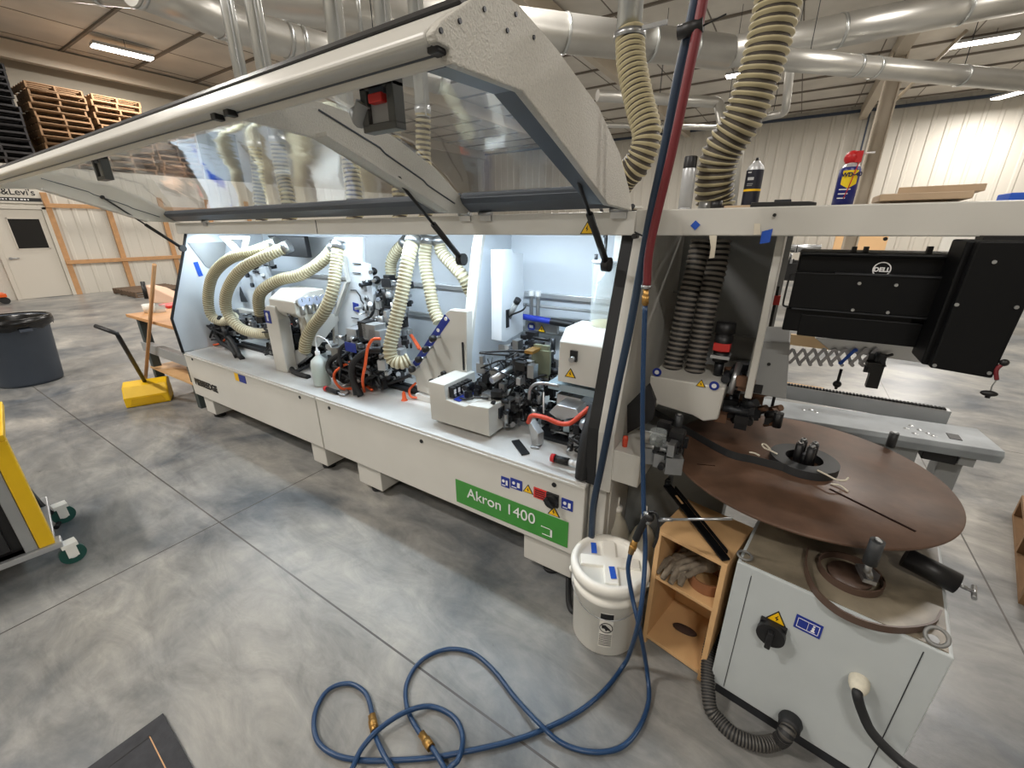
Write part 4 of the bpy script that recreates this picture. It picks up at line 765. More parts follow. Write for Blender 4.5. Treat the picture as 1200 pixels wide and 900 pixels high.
for x in (.15, .72):
    b = MB(); b.box((x, 2.4, .04), (x+.08, 2.5, zr-.06)); lg = b.build('leg', GREYP, mc, bev=.004); c = MB(); c.cyl((x+.04, 2.45, 0), (x+.04, 2.45, .04), .035); c.build('levelling_foot', RUBBER, lg)
# aluminium extrusion + scissor links behind the console
b = MB(); P0 = ay(1.95, 958, 396); P1 = ay(1.95, 1093, 420); b.prism([ay(1.95, 955, 396), ay(1.95, 972, 410), ay(1.95, 1100, 428), ay(1.95, 1100, 404)], (0, .06, 0)); b.build('extrusion', ALU, mc, bev=.002)
sl = []
for k in range(9):
    for sgn in (1, -1):
        px = 929+k*12.3; p0 = ay(1.93, px, 410); w = Vector((.034, 0, 0)); z_ = .055; c = MB()
        a = p0+Vector((0, sgn*.004, 0)); bb = p0+w*sgn+Vector((0, sgn*.004, -z_)); c.prism([a+Vector((-.006, 0, .004)), a+Vector((.006, 0, .004)), bb+Vector((.006, 0, -.004)), bb+Vector((-.006, 0, -.004))], (0, .004, 0)); c.cyl(a+Vector((0, -.004, 0)), a+Vector((0, .006, 0)), .006, n=12); c.cyl(bb+Vector((0, -.004, 0)), bb+Vector((0, .006, 0)), .006, n=12)
        c.build('scissor_link', mat('link_plastic', rgb(190, 190, 196), .4) if k != 6 or sgn > 0 else TAPE, mc)
b = MB(); q = ay(1.93, 1026, 425); clutter(b, q, (.03, .04, .05), 8, 61, (0, 0, 2)); q1_ = ay(1.93, 1027, 440); b.box(q1_+Vector((-.02, 0, -.05)), q1_+Vector((.015, .03, .05)), m=2); q = ay(1.93, 981, 450); b.cyl(q+Vector((0, 0, .06)), q-Vector((0, 0, .02)), .005, m=2); b.sphere(q, .014, m=2); b.build('link_end_stop', [DARKM, YEL, BLACK], mc)
b = MB(); b.prism([ay(2.6, 896, 390), ay(2.6, 896, 398), ay(2.6, 925, 404), ay(2.6, 972, 410), ay(2.6, 958, 394)], (0, .02, 0)); b.build('beech_plate', mat('beech', rgb(226, 194, 150), .5), mc)
for k, (px, py) in enumerate(((990, 452),)): pass

# ================================================================ OPERATOR CONSOLE
yc = 1.64
co = thing('operator_console', ay(yc, 1020, 390), 'black operator console box with computer hanging under the shelf beam', 'console')
p0 = ay(yc, 925, 385); p1 = ay(yc, 1128, 297)
xl_, xr_ = ay(yc, 928, 340).x, ay(yc, 1105, 380).x+.01
zt, zm1, zm2, zbm = ay(yc, 935, 295).z, ay(yc, 928, 318).z, ay(yc, 926, 361).z, ay(yc, 922, 387).z
b = MB(); b.box((xl_+.002, yc+.02, zbm+.02), (xr_, yc+.22, zt)); b.box((xl_+.002, yc-.0, zt-.012), (xr_, yc+.05, zt)); b.build('housing', BLACKM, co, bev=.006)
b = MB(); b.box((xl_, yc-.012, zm2+.003), (xr_, yc+.01, zm1)); mp_ = b.build('middle_plate', BLACKM, co, bev=.003)
b = MB(); b.box((xl_-.004, yc, zbm), (xl_+.31, yc+.02, zm2-.0)); b.box((xl_+.04, yc-.004, zbm-.012), (xr_-.05, yc+.01, zm2-.015)); b.build('lower_plate', BLACKM, co, bev=.003)
b = MB(); b.box((xl_+.1, yc-.016, zm1-.002), (xr_, yc, zm1+.003)); b.box((xl_+.01, yc-.016, zm2-.0), (xr_, yc, zm2+.004)); b.build('edge_strip', DARKM, co)
b = MB()
for px, py in ((1007, 332), (1050, 334), (999, 363), (1040, 366), (1117, 336), (1112, 353), (1107, 368)): q = ay(yc-.012, px, py); b.cyl(q, q+Vector((0, -.006, 0)), .0045, n=10)
b.build('plate_screw', STEEL, co)
q = ay(yc+.018, 1033, 317); c = MB(); R0 = .0215; 
q.z = zm1+.014
n = 40; vs = []
for rr in (R0, R0-.003): vs += [q+Vector((math.cos(2*math.pi*i/n)*rr, 0, math.sin(2*math.pi*i/n)*rr)) for i in range(n)]
c.add(vs, [(i, (i+1) % n, n+(i+1) % n, n+i) for i in range(n)]); c.build('round_logo', LABW, co)
text('logo_lettering', 'DELL', q+Vector((0, -.002, -.006)), (1, 0, 0), (0, 0, 1), .017, LABW, co, bold=.0008, align='CENTER', ext=.0005)
b = MB(); hx = xl_-.012; b.tube(spline([(xl_+.005, yc, zm1-.005), (hx, yc, zm1-.008), (hx-.003, yc, zm1-.025), (hx-.004, yc, zm2+.02), (hx, yc, zm2+.006), (xl_+.005, yc, zm2+.004)]), .003); b.build('handle', BLACK, co)
y2 = 1.50
P = [ay(y2, 1147, 282), ay(y2, 1089, 431), ay(y2, 1163, 444), ay(y2, 1215, 290)]; P[3].x = P[2].x+.01; P[3].z = P[0].z
b = MB(); b.prism(P, (0, .03, 0)); b.prism([v+Vector((-.012 if i < 2 else 0, .03, 0)) for i, v in enumerate(P)], (0, .13, 0)); sd = b.build('side_box', BLACKM, co, bev=.005)
b = MB()
for px, py in ((1165, 307), (1191, 360), (1121, 357), (1095, 428), (1159, 437)): q = ay(y2-.001, px, py); b.cyl(q, q+Vector((0, -.003, 0)), .0045, n=10)
b.build('box_screw', STEEL, co)
b = MB(); q = ay(1.6, 1160, 280); b.box((q.x-.02, 1.57, P[0].z-.01), (q.x+.06, 1.63, 1.575)); b.build('hanging_bracket', BLACK, co)
b = MB()
for px in (1001, 1015, 1090): q = ay(1.7, px, 294); b.box(q+Vector((-.006, 0, -.012)), q+Vector((.006, .02, .012)))
b.build('top_clip', BLACK, co)
# key tag
kt = thing('key_tag', ay(1.5, 1160, 465), 'red cord with black knob hanging from console corner', 'key tag')
q = ay(1.5, 1177, 425); b = MB(); b.sphere(q, .009, m=0); b.tube(spline([q, q+Vector((-.008, 0, -.02)), ay(1.5, 1168, 445)]), .0045, m=1); b.tube(spline([ay(1.5, 1168, 445), ay(1.5, 1163, 452), ay(1.5, 1161, 458)]), .0015, m=2); b.build('cord', [BLACK, DRED, STEEL], kt)
q = ay(1.5, 1159, 461); b = MB(); b.sphere(q, .013, sc=(1.3, .7, .6)); b.cyl(q, q-Vector((0, 0, .012)), .005); b.build('knob', BLACK, kt)

# ================================================================ THINGS ON THE SHELF
ZS = 1.657
def can(x, y, h, r, name, label, parts):
    t = thing(name, (x, y, ZS), label, 'spray can'); 
    for nm, prof, mm in parts: b = MB(); b.lathe((x, y, ZS), prof, n=32); b.build(nm, mm, t)
    return t
q = ay(1.68, 804, 250); h = .105; r = .022
cx_ = ay(1.70, 802, 246).x
can(cx_, 1.70, h, r, 'spray_can', 'white spray can with black cap left of the thick hose', [('body', [(0, 0), (.0225, 0), (.0225, .13), (.020, .135)], CANG), ('base_rim', [(.0, 0), (.0235, 0), (.0235, .006), (.0225, .007)], ALU), ('cap', [(.0215, .134), (.0215, .168), (.0195, .171), (0, .171)], BLACK)])
cx_ = ay(1.78, 877, 246).x
t = can(cx_, 1.78, h, r, 'spray_can', 'spray can with black label and yellow stripe right of the thick hose', [('body', [(0, 0), (.026, 0), (.026, .125), (.022, .135), (.012, .145), (.010, .15), (0, .15)], CANG), ('nozzle', [(.005, .15), (.005, .16), (0, .16)], BLACK)])
b = MB(); b.lathe((cx_, 1.78, ZS), [(.0265, .012), (.0265, .122)], n=32); b.build('label', mat('navy_can_label', rgb(28, 30, 44), .4), t)
b = MB(); b.lathe((cx_, 1.78, ZS), [(.0268, .056), (.0268, .063)], n=32); b.build('label_stripe', YEL, t)
b = MB(); b.box((cx_-.016, 1.752, ZS+.090), (cx_+.002, 1.753, ZS+.099)); b.box((cx_-.018, 1.752, ZS+.112), (cx_-.008, 1.753, ZS+.116)); b.build('print', CANG, t)
b = MB(); b.box((cx_-.016, 1.752, ZS+.078), (cx_+.002, 1.753, ZS+.080)); b.box((cx_-.016, 1.752, ZS+.073), (cx_+.0, 1.753, ZS+.075)); b.build('small_print', GREYP, t)
cx_ = ay(1.72, 985, 246).x
t = can(cx_, 1.72, h, r, 'spray_can', 'blue and yellow spray can with red nozzle top', [('body', [(0, 0), (.027, 0), (.027, .10), (.022, .108), (.018, .112), (0, .112)], mat('wd_blue', rgb(26, 36, 120), .35))])
b = MB(); b.lathe((cx_, 1.72, ZS), [(.0235, .1065), (.018, .113), (.014, .118)], n=24); b.build('collar', CANG, t)
b = MB(); b.sphere((cx_-.003, 1.72, ZS+.132), .02, m=0, sc=(1, .9, 1.0)); b.box((cx_+.004, 1.705, ZS+.118), (cx_+.02, 1.735, ZS+.148), m=0); b.build('cap', RED, t)
b = MB(); b.cyl((cx_+.018, 1.72, ZS+.142), (cx_+.048, 1.72, ZS+.142), .0025); b.build('straw', LABW, t)
b = MB(); n = 14; vs = []
for zz in (.060, .068, .097): 
    for i in range(n+1): a = -2.25+1.5*i/n; k_ = 1; vs.append(Vector((cx_+math.cos(a)*.0275, 1.72+math.sin(a)*.0275, ZS+zz+(0 if zz > .06 else -.012+.012*abs(i-n/2)/(n/2)))))
b.add(vs, [(j*(n+1)+i, j*(n+1)+i+1, (j+1)*(n+1)+i+1, (j+1)*(n+1)+i) for j in range(2) for i in range(n)]); b.build('yellow_shield', mat('wd_yellow', rgb(246, 214, 30), .4), t)
text('lettering', 'WD-40', (cx_-.02, 1.6905, ZS+.08), (1, 0, 0), (0, 0, 1), .0155, mat('wd_blue2', rgb(16, 20, 70), .4), t, ext=.0004, bold=.0006)
b = MB(); b.tube([(cx_+.014, 1.694, ZS+.115), (cx_+.004, 1.691, ZS+.05), (cx_-.002, 1.692, ZS+.02)], .0013); b.build('red_straw', RED, t)
b = MB(); 
for k in range(3): b.box((cx_-.018, 1.6925, ZS+.044-.012*k), (cx_+.010-.004*k, 1.6935, ZS+.047-.012*k))
b.build('label_print', LABW, t)
q = ay(1.66, 836, 248); b = MB(); b.lathe((q.x, 1.70, ZS), [(0, 0), (.019, 0), (.019, .026), (0, .026)], n=24); tag(b.build('plastic_plug', BLACK), 'small black cylindrical plug in front of the thick hose', 'plug')
q = ay(1.75, 826, 247); b = MB(); b.lathe((q.x-.004, 1.77, ZS), [(0, 0), (.026, 0), (.022, .03), (0, .032)], n=20); tag(b.build('foil_ring', STEEL), 'crumpled silver foil at the foot of thick hose', 'foil')
b = MB(); p0 = ay(1.7, 848, 249); p1 = ay(1.7, 878, 249); b.box((p0.x, 1.69, ZS), (p1.x, 1.72, ZS+.01)); tag(b.build('wooden_stick', PLYE, bev=.001), 'thin brown wooden stick lying beside the black tray', 'stick')
t = thing('black_tray', (ay(1.7, 917, 247).x, 1.72, ZS), 'flat black plastic case lying on the shelf beside spray can', 'case')
p0 = ay(1.7, 878, 249); p1 = ay(1.7, 955, 247)
b = MB(); b.prism([(p0.x, 1.69, ZS), (p1.x, 1.69, ZS), (p1.x, 1.69, ZS+.012), (p1.x-.02, 1.69, ZS+.016), (p0.x+.002, 1.69, ZS+.018)], (0, .1, 0)); b.build('body', BLACK, t, bev=.002)
b = MB(); w = (p0.x+p1.x)/2; b.box((w-.025, 1.70, ZS+.016), (w+.022, 1.76, ZS+.024)); b.build('lid_boss', DARKM, t, bev=.002)
# wood boards on the shelf
def board(P, th, label, m=PLYE): b = MB(); b.prism(P, (0, 0, th)); return tag(b.build('wood_board', m, bev=.002), label, 'wood offcut', 'wood offcuts on the shelf')
xx0 = ay(1.7, 1024, 245).x; xx1 = ay(1.7, 1150, 220).x
board([(xx0+.03, 1.68, ZS), (xx1-.06, 1.68, ZS), (xx1-.06, 1.9, ZS), (xx0+.03, 1.9, ZS)], .008, 'lowest short wood offcut, shadowed beneath the stack')
board([(xx0, 1.64, ZS+.008), (xx1-.025, 1.63, ZS+.008), (xx1, 1.9, ZS+.008), (xx0+.08, 1.9, ZS+.008), (xx0+.0, 1.8, ZS+.008)], .018, 'middle wood offcut with angled left end on the shelf')
board([(xx0+.04, 1.68, ZS+.026), (xx1, 1.66, ZS+.026), (xx1+.02, 1.9, ZS+.026), (xx0+.1, 1.9, ZS+.026)], .018, 'topmost wide wood offcut on the shelf stack')
q = ay(1.8, 1192, 240); b = MB(); b.box((q.x-.02, 1.8, ZS), (q.x+.08, 1.9, ZS+.026)); tag(b.build('blue_box', TAPE, bev=.003), 'small blue box on the shelf at the right edge', 'box')

# ================================================================ HANGING HOSES
b = MB(); b.tube(spline([ay(1.35, 822, -60), ay(1.35, 815, 0), ay(1.36, 795, 90), ay(1.38, 778, 180), ay(1.40, 762, 255), ay(1.42, 750, 320), ay(1.40, 737, 390), ay(1.38, 722, 460), ay(1.36, 706, 540), ay(1.37, 696, 590), ay(1.39, 693, 630)]), .0135, n=14)
tag(b.build('air_hose', NAVYH), 'dark blue air hose running down along the end post', 'hose')
t = thing('air_hose', ay(1.35, 757, 340), 'red air hose hanging from above, ending in a brass fitting', 'hose')
b = MB(); b.tube(spline([ay(1.33, 832, -60), ay(1.33, 824, 0), ay(1.33, 806, 90), ay(1.34, 787, 180), ay(1.35, 768, 260), ay(1.35, 760, 300), ay(1.35, 758, 335)]), .0125, n=14); b.build('hose', DRED, t)
b = MB(); b.cyl(ay(1.35, 757.5, 334), ay(1.35, 757, 338), .016, m=0, n=16); b.cyl(ay(1.35, 757, 338), ay(1.35, 756, 358), .010, m=1, n=6); b.cyl(ay(1.35, 756.5, 346), ay(1.35, 756, 356), .0125, m=1, n=6); b.build('brass_fitting', [STEEL, BRASS], t)
b = MB(); p = ay(1.33, 809, 35); b.cyl(p+Vector((-.03, 0, 0)), p+Vector((.03, 0, .005)), .016, n=12, m=0); b.tube([p+Vector((.02, 0, 0)), p+Vector((.08, 0, .015))], .002); b.build('cable_tie', BLACK, t)
# blue hose from the fitting to the floor
ZH = .012
def fz(px, py, z=ZH): return az(z, px, py)
HB = [ay(1.35, 756, 358), ay(1.34, 754, 420), ay(1.32, 753, 500), ay(1.28, 754, 580), ay(1.22, 756, 650), ay(1.12, 750, 720), fz(738, 765, .10), fz(729, 782), fz(710, 807), fz(681, 832), fz(641, 853), fz(597, 869), fz(545, 881), fz(505, 888), fz(461, 891), fz(424, 891), fz(391, 884), fz(371, 866), fz(369, 836), fz(384, 809), fz(408, 801), fz(428, 812), fz(436, 836), fz(438, 856), fz(446, 877, .03), fz(459, 900, .03), fz(480, 930)]
t = thing('air_hose', fz(420, 850, 0), 'blue air hose from the brass fitting looping left on the floor', 'hose', 'blue air hoses on the floor')
b = MB(); b.tube(spline(HB), .0080, n=12); b.build('hose', BLUEH, t)
b = MB(); p0 = fz(436, 838); p1 = fz(438.5, 857); b.cyl(p0, p1, .0135, n=6); b.cyl(p0.lerp(p1, .35), p0.lerp(p1, .75), .0155, n=6); b.build('brass_coupling', BRASS, t)
HC = [fz(545, 935), fz(521, 900, .03), fz(509, 880, .03), fz(490, 856), fz(477, 829), fz(477, 800), fz(494, 774), fz(523, 761), fz(553, 765), fz(578, 785), fz(604, 818), fz(633, 849, .03), fz(659, 871), fz(692, 881), fz(725, 877), fz(747, 856), fz(760, 822), fz(758, 785, .06), ay(1.14, 749, 735), ay(1.18, 741, 700), ay(1.20, 736, 668), ay(1.22, 739, 648)]
t = thing('air_hose', fz(600, 850, 0), 'blue air hose looping right up to the blow gun', 'hose', 'blue air hoses on the floor')
b = MB(); b.tube(spline(HC), .0080, n=12); b.build('hose', BLUEH, t)
b = MB(); p0 = fz(494, 860, .02); p1 = fz(505, 876, .028); b.cyl(p0, p1, .0135, n=6); b.cyl(p0.lerp(p1, .5), p1, .016, n=6); b.build('brass_coupling', BRASS, t)
HD = [fz(395, 935), fz(413, 900, .03), fz(424, 877, .03), fz(446, 853, .03), fz(476, 834, .035), fz(505, 828), fz(531, 840), fz(542, 862), fz(538, 888, .035), fz(527, 900, .03), fz(505, 925)]
b = MB(); b.tube(spline(HD), .0085, n=12); tag(b.build('air_hose', BLUEH), 'blue air hose making the small inner loop on the floor', 'hose', 'blue air hoses on the floor')
# blow gun
yg = 1.22
t = thing('blow_gun', ay(yg, 765, 610), 'black air blow gun with long silver nozzle resting over wooden box', 'blow gun')
p0 = ay(yg, 739, 648); p1 = ay(yg, 745, 632); p2 = ay(yg, 760, 603)
b = MB(); b.cyl(p0, p1, .011, n=6); b.cyl(p0.lerp(p1, .3), p0.lerp(p1, .6), .014, n=6); b.build('brass_fitting', BRASS, t)
b = MB(); b.tube(spline([p1, p1.lerp(p2, .5)+Vector((-.002, 0, 0)), p2]), .013, rad=None, n=14); b.tube(spline([ay(yg, 760, 600), ay(yg, 768, 601), ay(yg, 772, 612), ay(yg, 770, 630), ay(yg, 766, 641)]), .005, m=0); b.sphere(ay(yg, 761, 606), .017); b.build('body', BLACK, t)
b = MB(); b.cyl(ay(yg, 755, 602), ay(yg, 761, 602), .009); b.sphere(ay(yg, 759, 611), .012); b.build('valve', STEEL, t)
e1 = az(.765, 857, 607); p3 = ay(yg, 772, 609); p4 = p3+Vector((.21, .0, .0)); p4 = ay(yg, 858, 608)
b = MB(); b.cyl(p3, p3.lerp(p4, .2), .0065, n=14); b.cyl(p3.lerp(p4, .2), p4, .0042, n=12); b.build('nozzle', STEEL, t)

# ================================================================ EDGE TAPE FEEDER
ang = math.radians(-8.4); O = Vector((.032, 1.262, 0)); U = Vector((math.cos(ang), math.sin(ang), 0)); V = Vector((-math.sin(ang), math.cos(ang), 0)); Wz = Vector((0, 0, 1))
def L(u, v, z): return O+U*u+V*v+Wz*z
fd = thing('tape_feeder_cabinet', L(.25, .25, 0), 'light grey steel feeder cabinet standing under the brown disc', 'cabinet')
WF, DF, HF = .49, .50, .605
def lbox(b, a, c, m=None): p = L(*a); b.box(a, c, m=m, R=None) if False else b.add([L(x, y, z) for x, y, z in ((a[0],a[1],a[2]),(c[0],a[1],a[2]),(c[0],c[1],a[2]),(a[0],c[1],a[2]),(a[0],a[1],c[2]),(c[0],a[1],c[2]),(c[0],c[1],c[2]),(a[0],c[1],c[2]))], [(0,3,2,1),(4,5,6,7),(0,1,5,4),(1,2,6,5),(2,3,7,6),(3,0,4,7)], m=m)
b = MB(); lbox(b, (0, 0, .06), (WF, DF, HF)); b.build('body', CREAM, fd, bev=.004)
b = MB(); lbox(b, (.01, .01, HF), (WF-.01, DF-.005, HF+.003)); b.build('top_sheet', DUST, fd)
b = MB(); lbox(b, (.02, .02, 0), (WF-.02, DF-.02, .06)); b.build('plinth', DARKM, fd)
b = MB(); lbox(b, (.0445, -.0015, .07), (.0465, .002, HF-.03)); b.build('seam_line', DARKM, fd); b = MB(); lbox(b, (WF-.052, -.0015, .07), (WF-.050, .002, HF-.02)); b.build('seam_line', DARKM, fd)
def fp(px, py):   # point on the feeder's front face
    d = RR*(px-600)+RD*(py-450)+RF*F; n_ = -V; k_ = (L(0, -.0005, 0)-CAM).dot(n_)/d.dot(n_); return CAM+d*k_
q = fp(905, 738); b = MB(); b.prism([q-U*.036-Wz*.036, q+U*.036-Wz*.036, q+U*.036+Wz*.036, q-U*.036+Wz*.036], -V*.012); b.cyl(q-V*.012, q-V*.030, .039, n=28); b.prism([q-V*.028-U*.008-Wz*.038, q-V*.028+U*.008-Wz*.038, q-V*.028+U*.008+Wz*.026, q-V*.028-U*.008+Wz*.026], -V*.02); b.build('main_switch', BLACK, fd, bev=.003)
q = fp(909, 727); 
def warnf(q, s, par):
    c = MB(); c.prism([q-U*s*.62, q+U*s*.62, q+Wz*s*1.05], -V*.0015, m=0); q = q-V*.0015; c.prism([q-U*s*.5+Wz*s*.06, q+U*s*.5+Wz*s*.06, q+Wz*s*.92], -V*.001, m=1); q = q-V*.001
    c.prism([q+Wz*s*.15-U*s*.02, q+Wz*s*.4+U*s*.12, q+Wz*s*.42-U*0, q+Wz*s*.7+U*s*.08, q+Wz*s*.38-U*s*.12, q+Wz*s*.36-U*s*.0], -V*.001, m=0); return c.build('warning_label', [BLACK, YEL], par)
warnf(fp(909, 729), .044, fd)
q = fp(947, 734); b = MB(); b.prism([q-U*.033-Wz*.025, q+U*.033-Wz*.025, q+U*.033+Wz*.025, q-U*.033+Wz*.025], -V*.0015); lb = b.build('blue_label', LABB, fd)
b = MB(); q = q-V*.0015
for (u0, v0, u1, v1) in ((-.027, -.017, .027, -.0155), (-.027, .0155, .027, .017), (-.027, -.017, -.0255, .017), (.0255, -.017, .027, .017), (-.001, -.017, .0, .017), (.008, -.012, .018, -.008), (.010, -.008, .016, .004), (.011, .007, .016, .012)): b.prism([q+U*u0+Wz*v0, q+U*u1+Wz*v0, q+U*u1+Wz*v1, q+U*u0+Wz*v1], -V*.001)
b.build('print', LABW, lb)
q = fp(1007, 797); b = MB(); b.lathe(q, [(.024, 0), (.024, .02), (.019, .035), (.012, .045), (0, .045)], n=20, axis=-V); b.build('cable_gland', mat('dirty_white_gland', rgb(214, 208, 190), .6, noise=.2, nscale=40), fd)
b = MB(); q2 = q-V*.03; 
def fo(px, py, d_): p_ = fp(px, py)-V*d_; return p_ if p_.z > .016 else az(.016, px, py)
b.tube(spline([q2, q2-V*.02-Wz*.006, fo(1012, 818, .05), fo(1024, 838, .06), fo(1052, 866, .06), fo(1085, 884, .07), fo(1120, 897, .07), fo(1170, 915, .07)]), .0125, n=12); b.build('power_cable', RUBBER, fd)
q = fp(927, 842); b = MB(); b.lathe(q, [(.03, 0), (.034, .012), (.03, .03), (.03, .04), (0, .04)], n=24, axis=-V); b.build('hose_fitting', RUBBER, fd)
b = MB(); pts = [q-V*.02, q-V*.055-Wz*.012-U*.004, *[az(.028, px, py) for px, py in ((912, 868), (890, 872), (862, 862), (842, 843))], az(.05, 831, 822), L(-.03, .06, .12), L(-.03, .2, .2)]; ribbed(b, pts, .0235, .009, .1); b.build('corrugated_hose', [mat('grey_conduit', rgb(74, 71, 67), .5), RUBBER], fd)
def ring(nm, c, n_, R1, r1, m, par): 
    n_ = Vector(n_).normalized(); u = n_.orthogonal().normalized(); w = n_.cross(u); k = 28; b = MB(); P = [Vector(c)+(u*math.cos(2*math.pi*i/k)+w*math.sin(2*math.pi*i/k))*R1 for i in range(k+1)]; b.tube(P, r1, n=10, caps=False); b.cyl(Vector(c)-Wz*.0, Vector(c)-Wz*.0+Vector((0, 0, .001)), .001); return b.build(nm, m, par)
q = az(HF+.008, 873, 651); ring('lifting_eye', q, (0, 0, 1), .02, .004, mat('zinc_eye', rgb(128, 128, 126), .5, metal=.4), fd)
q = az(HF+.028, 1098, 746); EYE = mat('zinc_eye', rgb(128, 128, 126), .5, metal=.4); ring('lifting_eye', q, (-.35, -.62, .62), .021, .005, EYE, fd); b = MB(); b.cyl(q+Vector((0, .012, -.032)), q+Vector((0, .010, -.018)), .012, n=16); b.build('eye_stem', STEEL, fd)
# posts carrying the disc + motor housing below
DC = Vector((.162, 1.750, .75)); DR = .452
b = MB(); b.cyl((DC.x, DC.y, HF), (DC.x, DC.y, .742), .05, n=24); b.build('spindle', DARKM, fd)
# disc
dk = thing('turntable_disc', DC, 'large round brown disc table on top of the feeder cabinet', 'turntable')
b = MB(); b.lathe(DC, [(0, -.008), (DR-.003, -.008), (DR, -.004), (DR, -.001), (DR-.003, .003), (0, .003)], n=96); b.build('disc', DISC, dk)
zt = .753
p0 = az(zt, 972, 573); p1 = az(zt, 1073, 623); dd = (p1-p0).normalized(); nn = Vector((-dd.y, dd.x, 0)); b = MB(); b.prism([p0-nn*.0045, p1-nn*.0045, p1+nn*.0045, p0+nn*.0045], (0, 0, .0012)); p0 = az(zt, 817, 544); p1 = az(zt, 838, 546); dd = (p1-p0).normalized(); nn = Vector((-dd.y, dd.x, 0)); b.prism([p0-nn*.0016, p1-nn*.0016, p1+nn*.0016, p0+nn*.0016], (0, 0, .0012)); b.build('slot', mat('slot_shadow_brown', rgb(36, 20, 16), .9, spec=.1), dk)
cc = az(zt, 940, 545); cc = Vector((cc.x, cc.y, zt))
b = MB()
for a in (0, 1.57, 3.14, 4.71): 
    p = cc+Vector((math.cos(a+.5)*.026, math.sin(a+.5)*.026, 0)); b.cyl(p, p+Wz*.09, .0135, n=16, m=0); b.cyl(p+Wz*.09, p+Wz*.099, .009, n=12, m=1); b.cyl(p+Wz*.099, p+Wz*.101, .004, n=8, m=0)
b.cyl(cc, cc+Wz*.05, .014, m=2); b.build('hub_pins', [BLACK, STEEL, DARKM], dk)
# rubber rollers on posts
for px, py, h in ((784, 527, .085), (1043, 523, .062)):
    q = az(zt, px, py) if px > 800 else ay(1.60, 793, 509); b = MB(); b.cyl(q-Wz*.0, q+Wz*h, .0155 if px > 800 else .015, n=20, m=0); b.cyl(q+Wz*h, q+Wz*(h+.003), .008, n=12, m=1); 
    if px < 800: b.cyl((q.x, q.y, HF-.02), q, .01, m=1)
    b.build('guide_roller', [COILB, STEEL], dk if px > 800 else fd)
# black edge tape coil on disc
ct = thing('edge_tape_coil', cc, 'dark grey coil of edge tape around the hub pins on the disc', 'edge tape')
b = MB(); b.lathe(cc, [(.060, .001), (.110, .001), (.110, .032), (.060, .032), (.060, .001)], n=56, smooth=False); b.build('coil', COILB, ct)
T = [cc+Vector((.04, -.088, 0)), az(zt, 930, 560)]
ta_, tb_ = az(zt+.032, 893, 548), az(zt+.032, 804, 500.5); td_ = (tb_-ta_); td_.z = 0; td_.normalize(); tn_ = Vector((-td_.y, td_.x, 0)); tn_ = tn_ if tn_.y < 0 else -tn_; st_ = Vector((cc.x, cc.y, 0))+tn_*.1095
tend_ = az(zt+.032, 757, 474); tend_.z = 0; tmid_ = az(zt+.032, 851, 526); tmid_.z = 0
tp = [st_-td_*.01, st_, st_.lerp(tmid_, .5), tmid_, tmid_.lerp(tend_, .5), tend_]
tp = [Vector((p.x, p.y, 0)) for p in spline(tp, 6)]; b = MB(); vs = []
for i, p in enumerate(tp):
    z_ = zt+.001; vs += [Vector((p.x, p.y, z_)), Vector((p.x, p.y, z_+.031)), Vector((p.x+.0012, p.y+.002, z_)), Vector((p.x+.0012, p.y+.002, z_+.031))]
b.add(vs, [f for i in range(len(tp)-1) for f in ((4*i, 4*i+4, 4*i+5, 4*i+1), (4*i+2, 4*i+3, 4*i+7, 4*i+6), (4*i+1, 4*i+5, 4*i+7, 4*i+3))]); b.build('loose_tape', COILB, ct)
b = MB(); z_ = zt+.036
for pts in ([az(z_, 878, 530), az(z_, 884, 531), az(z_-.0, 890, 534)], [az(z_, 911, 532), az(z_+.004, 903, 528), az(z_+.01, 896, 525), az(z_+.008, 893, 521), az(z_+.006, 897, 521), az(z_+.003, 903, 527)], [az(z_, 958, 551), az(z_, 968, 556), az(z_, 980, 562), az(z_, 990, 563), az(z_, 994, 560)], [az(.756, 974, 567), az(.76, 984, 569), az(.757, 994, 576)]): b.tube(spline(pts), .0032, n=8)
b.build('cord', STRING, ct)
# things below the disc: brown tape loops, roller arm, silver clip
t = thing('brown_tape_coil', az(HF, 1000, 690), 'brown edge tape lying in a loose coil on the feeder cabinet', 'edge tape')
def tape_loop(pts, z0, h, closed=False):
    P = spline([Vector((p.x, p.y, 0)) for p in pts], 8); b = MB(); vs = []
    for i, p in enumerate(P):
        tg = (P[min(i+1, len(P)-1)]-P[max(i-1, 0)]).normalized(); nn = Vector((-tg.y, tg.x, 0))*.0025; vs += [Vector((p.x, p.y, z0))+nn, Vector((p.x, p.y, z0+h))+nn, Vector((p.x, p.y, z0))-nn, Vector((p.x, p.y, z0+h))-nn]
    b.add(vs, [f for i in range(len(P)-1) for f in ((4*i, 4*i+4, 4*i+5, 4*i+1), (4*i+2, 4*i+3, 4*i+7, 4*i+6), (4*i+1, 4*i+5, 4*i+7, 4*i+3), (4*i, 4*i+2, 4*i+6, 4*i+4))]); return b
z0 = HF+.004
cL = az(z0, 995, 675); pts = [cL+Vector((math.cos(a)*.078, math.sin(a)*.078, 0)) for a in [i*.5 for i in range(14)]]; tape_loop(pts, z0, .022).build('inner_loop', COILBR, t)
pts = [az(z0, px, py) for px, py in ((945, 648), (943, 668), (952, 693), (975, 716), (1005, 732), (1040, 741), (1070, 741), (1092, 735), (1100, 722))]; tape_loop(pts, z0, .022).build('outer_strip', COILBR, t)
b = MB(); b.lathe((cL.x, cL.y, z0), [(0, .0), (.055, .0), (.055, .008), (0, .008)], n=32); b.build('coil_core', COILBR, t)
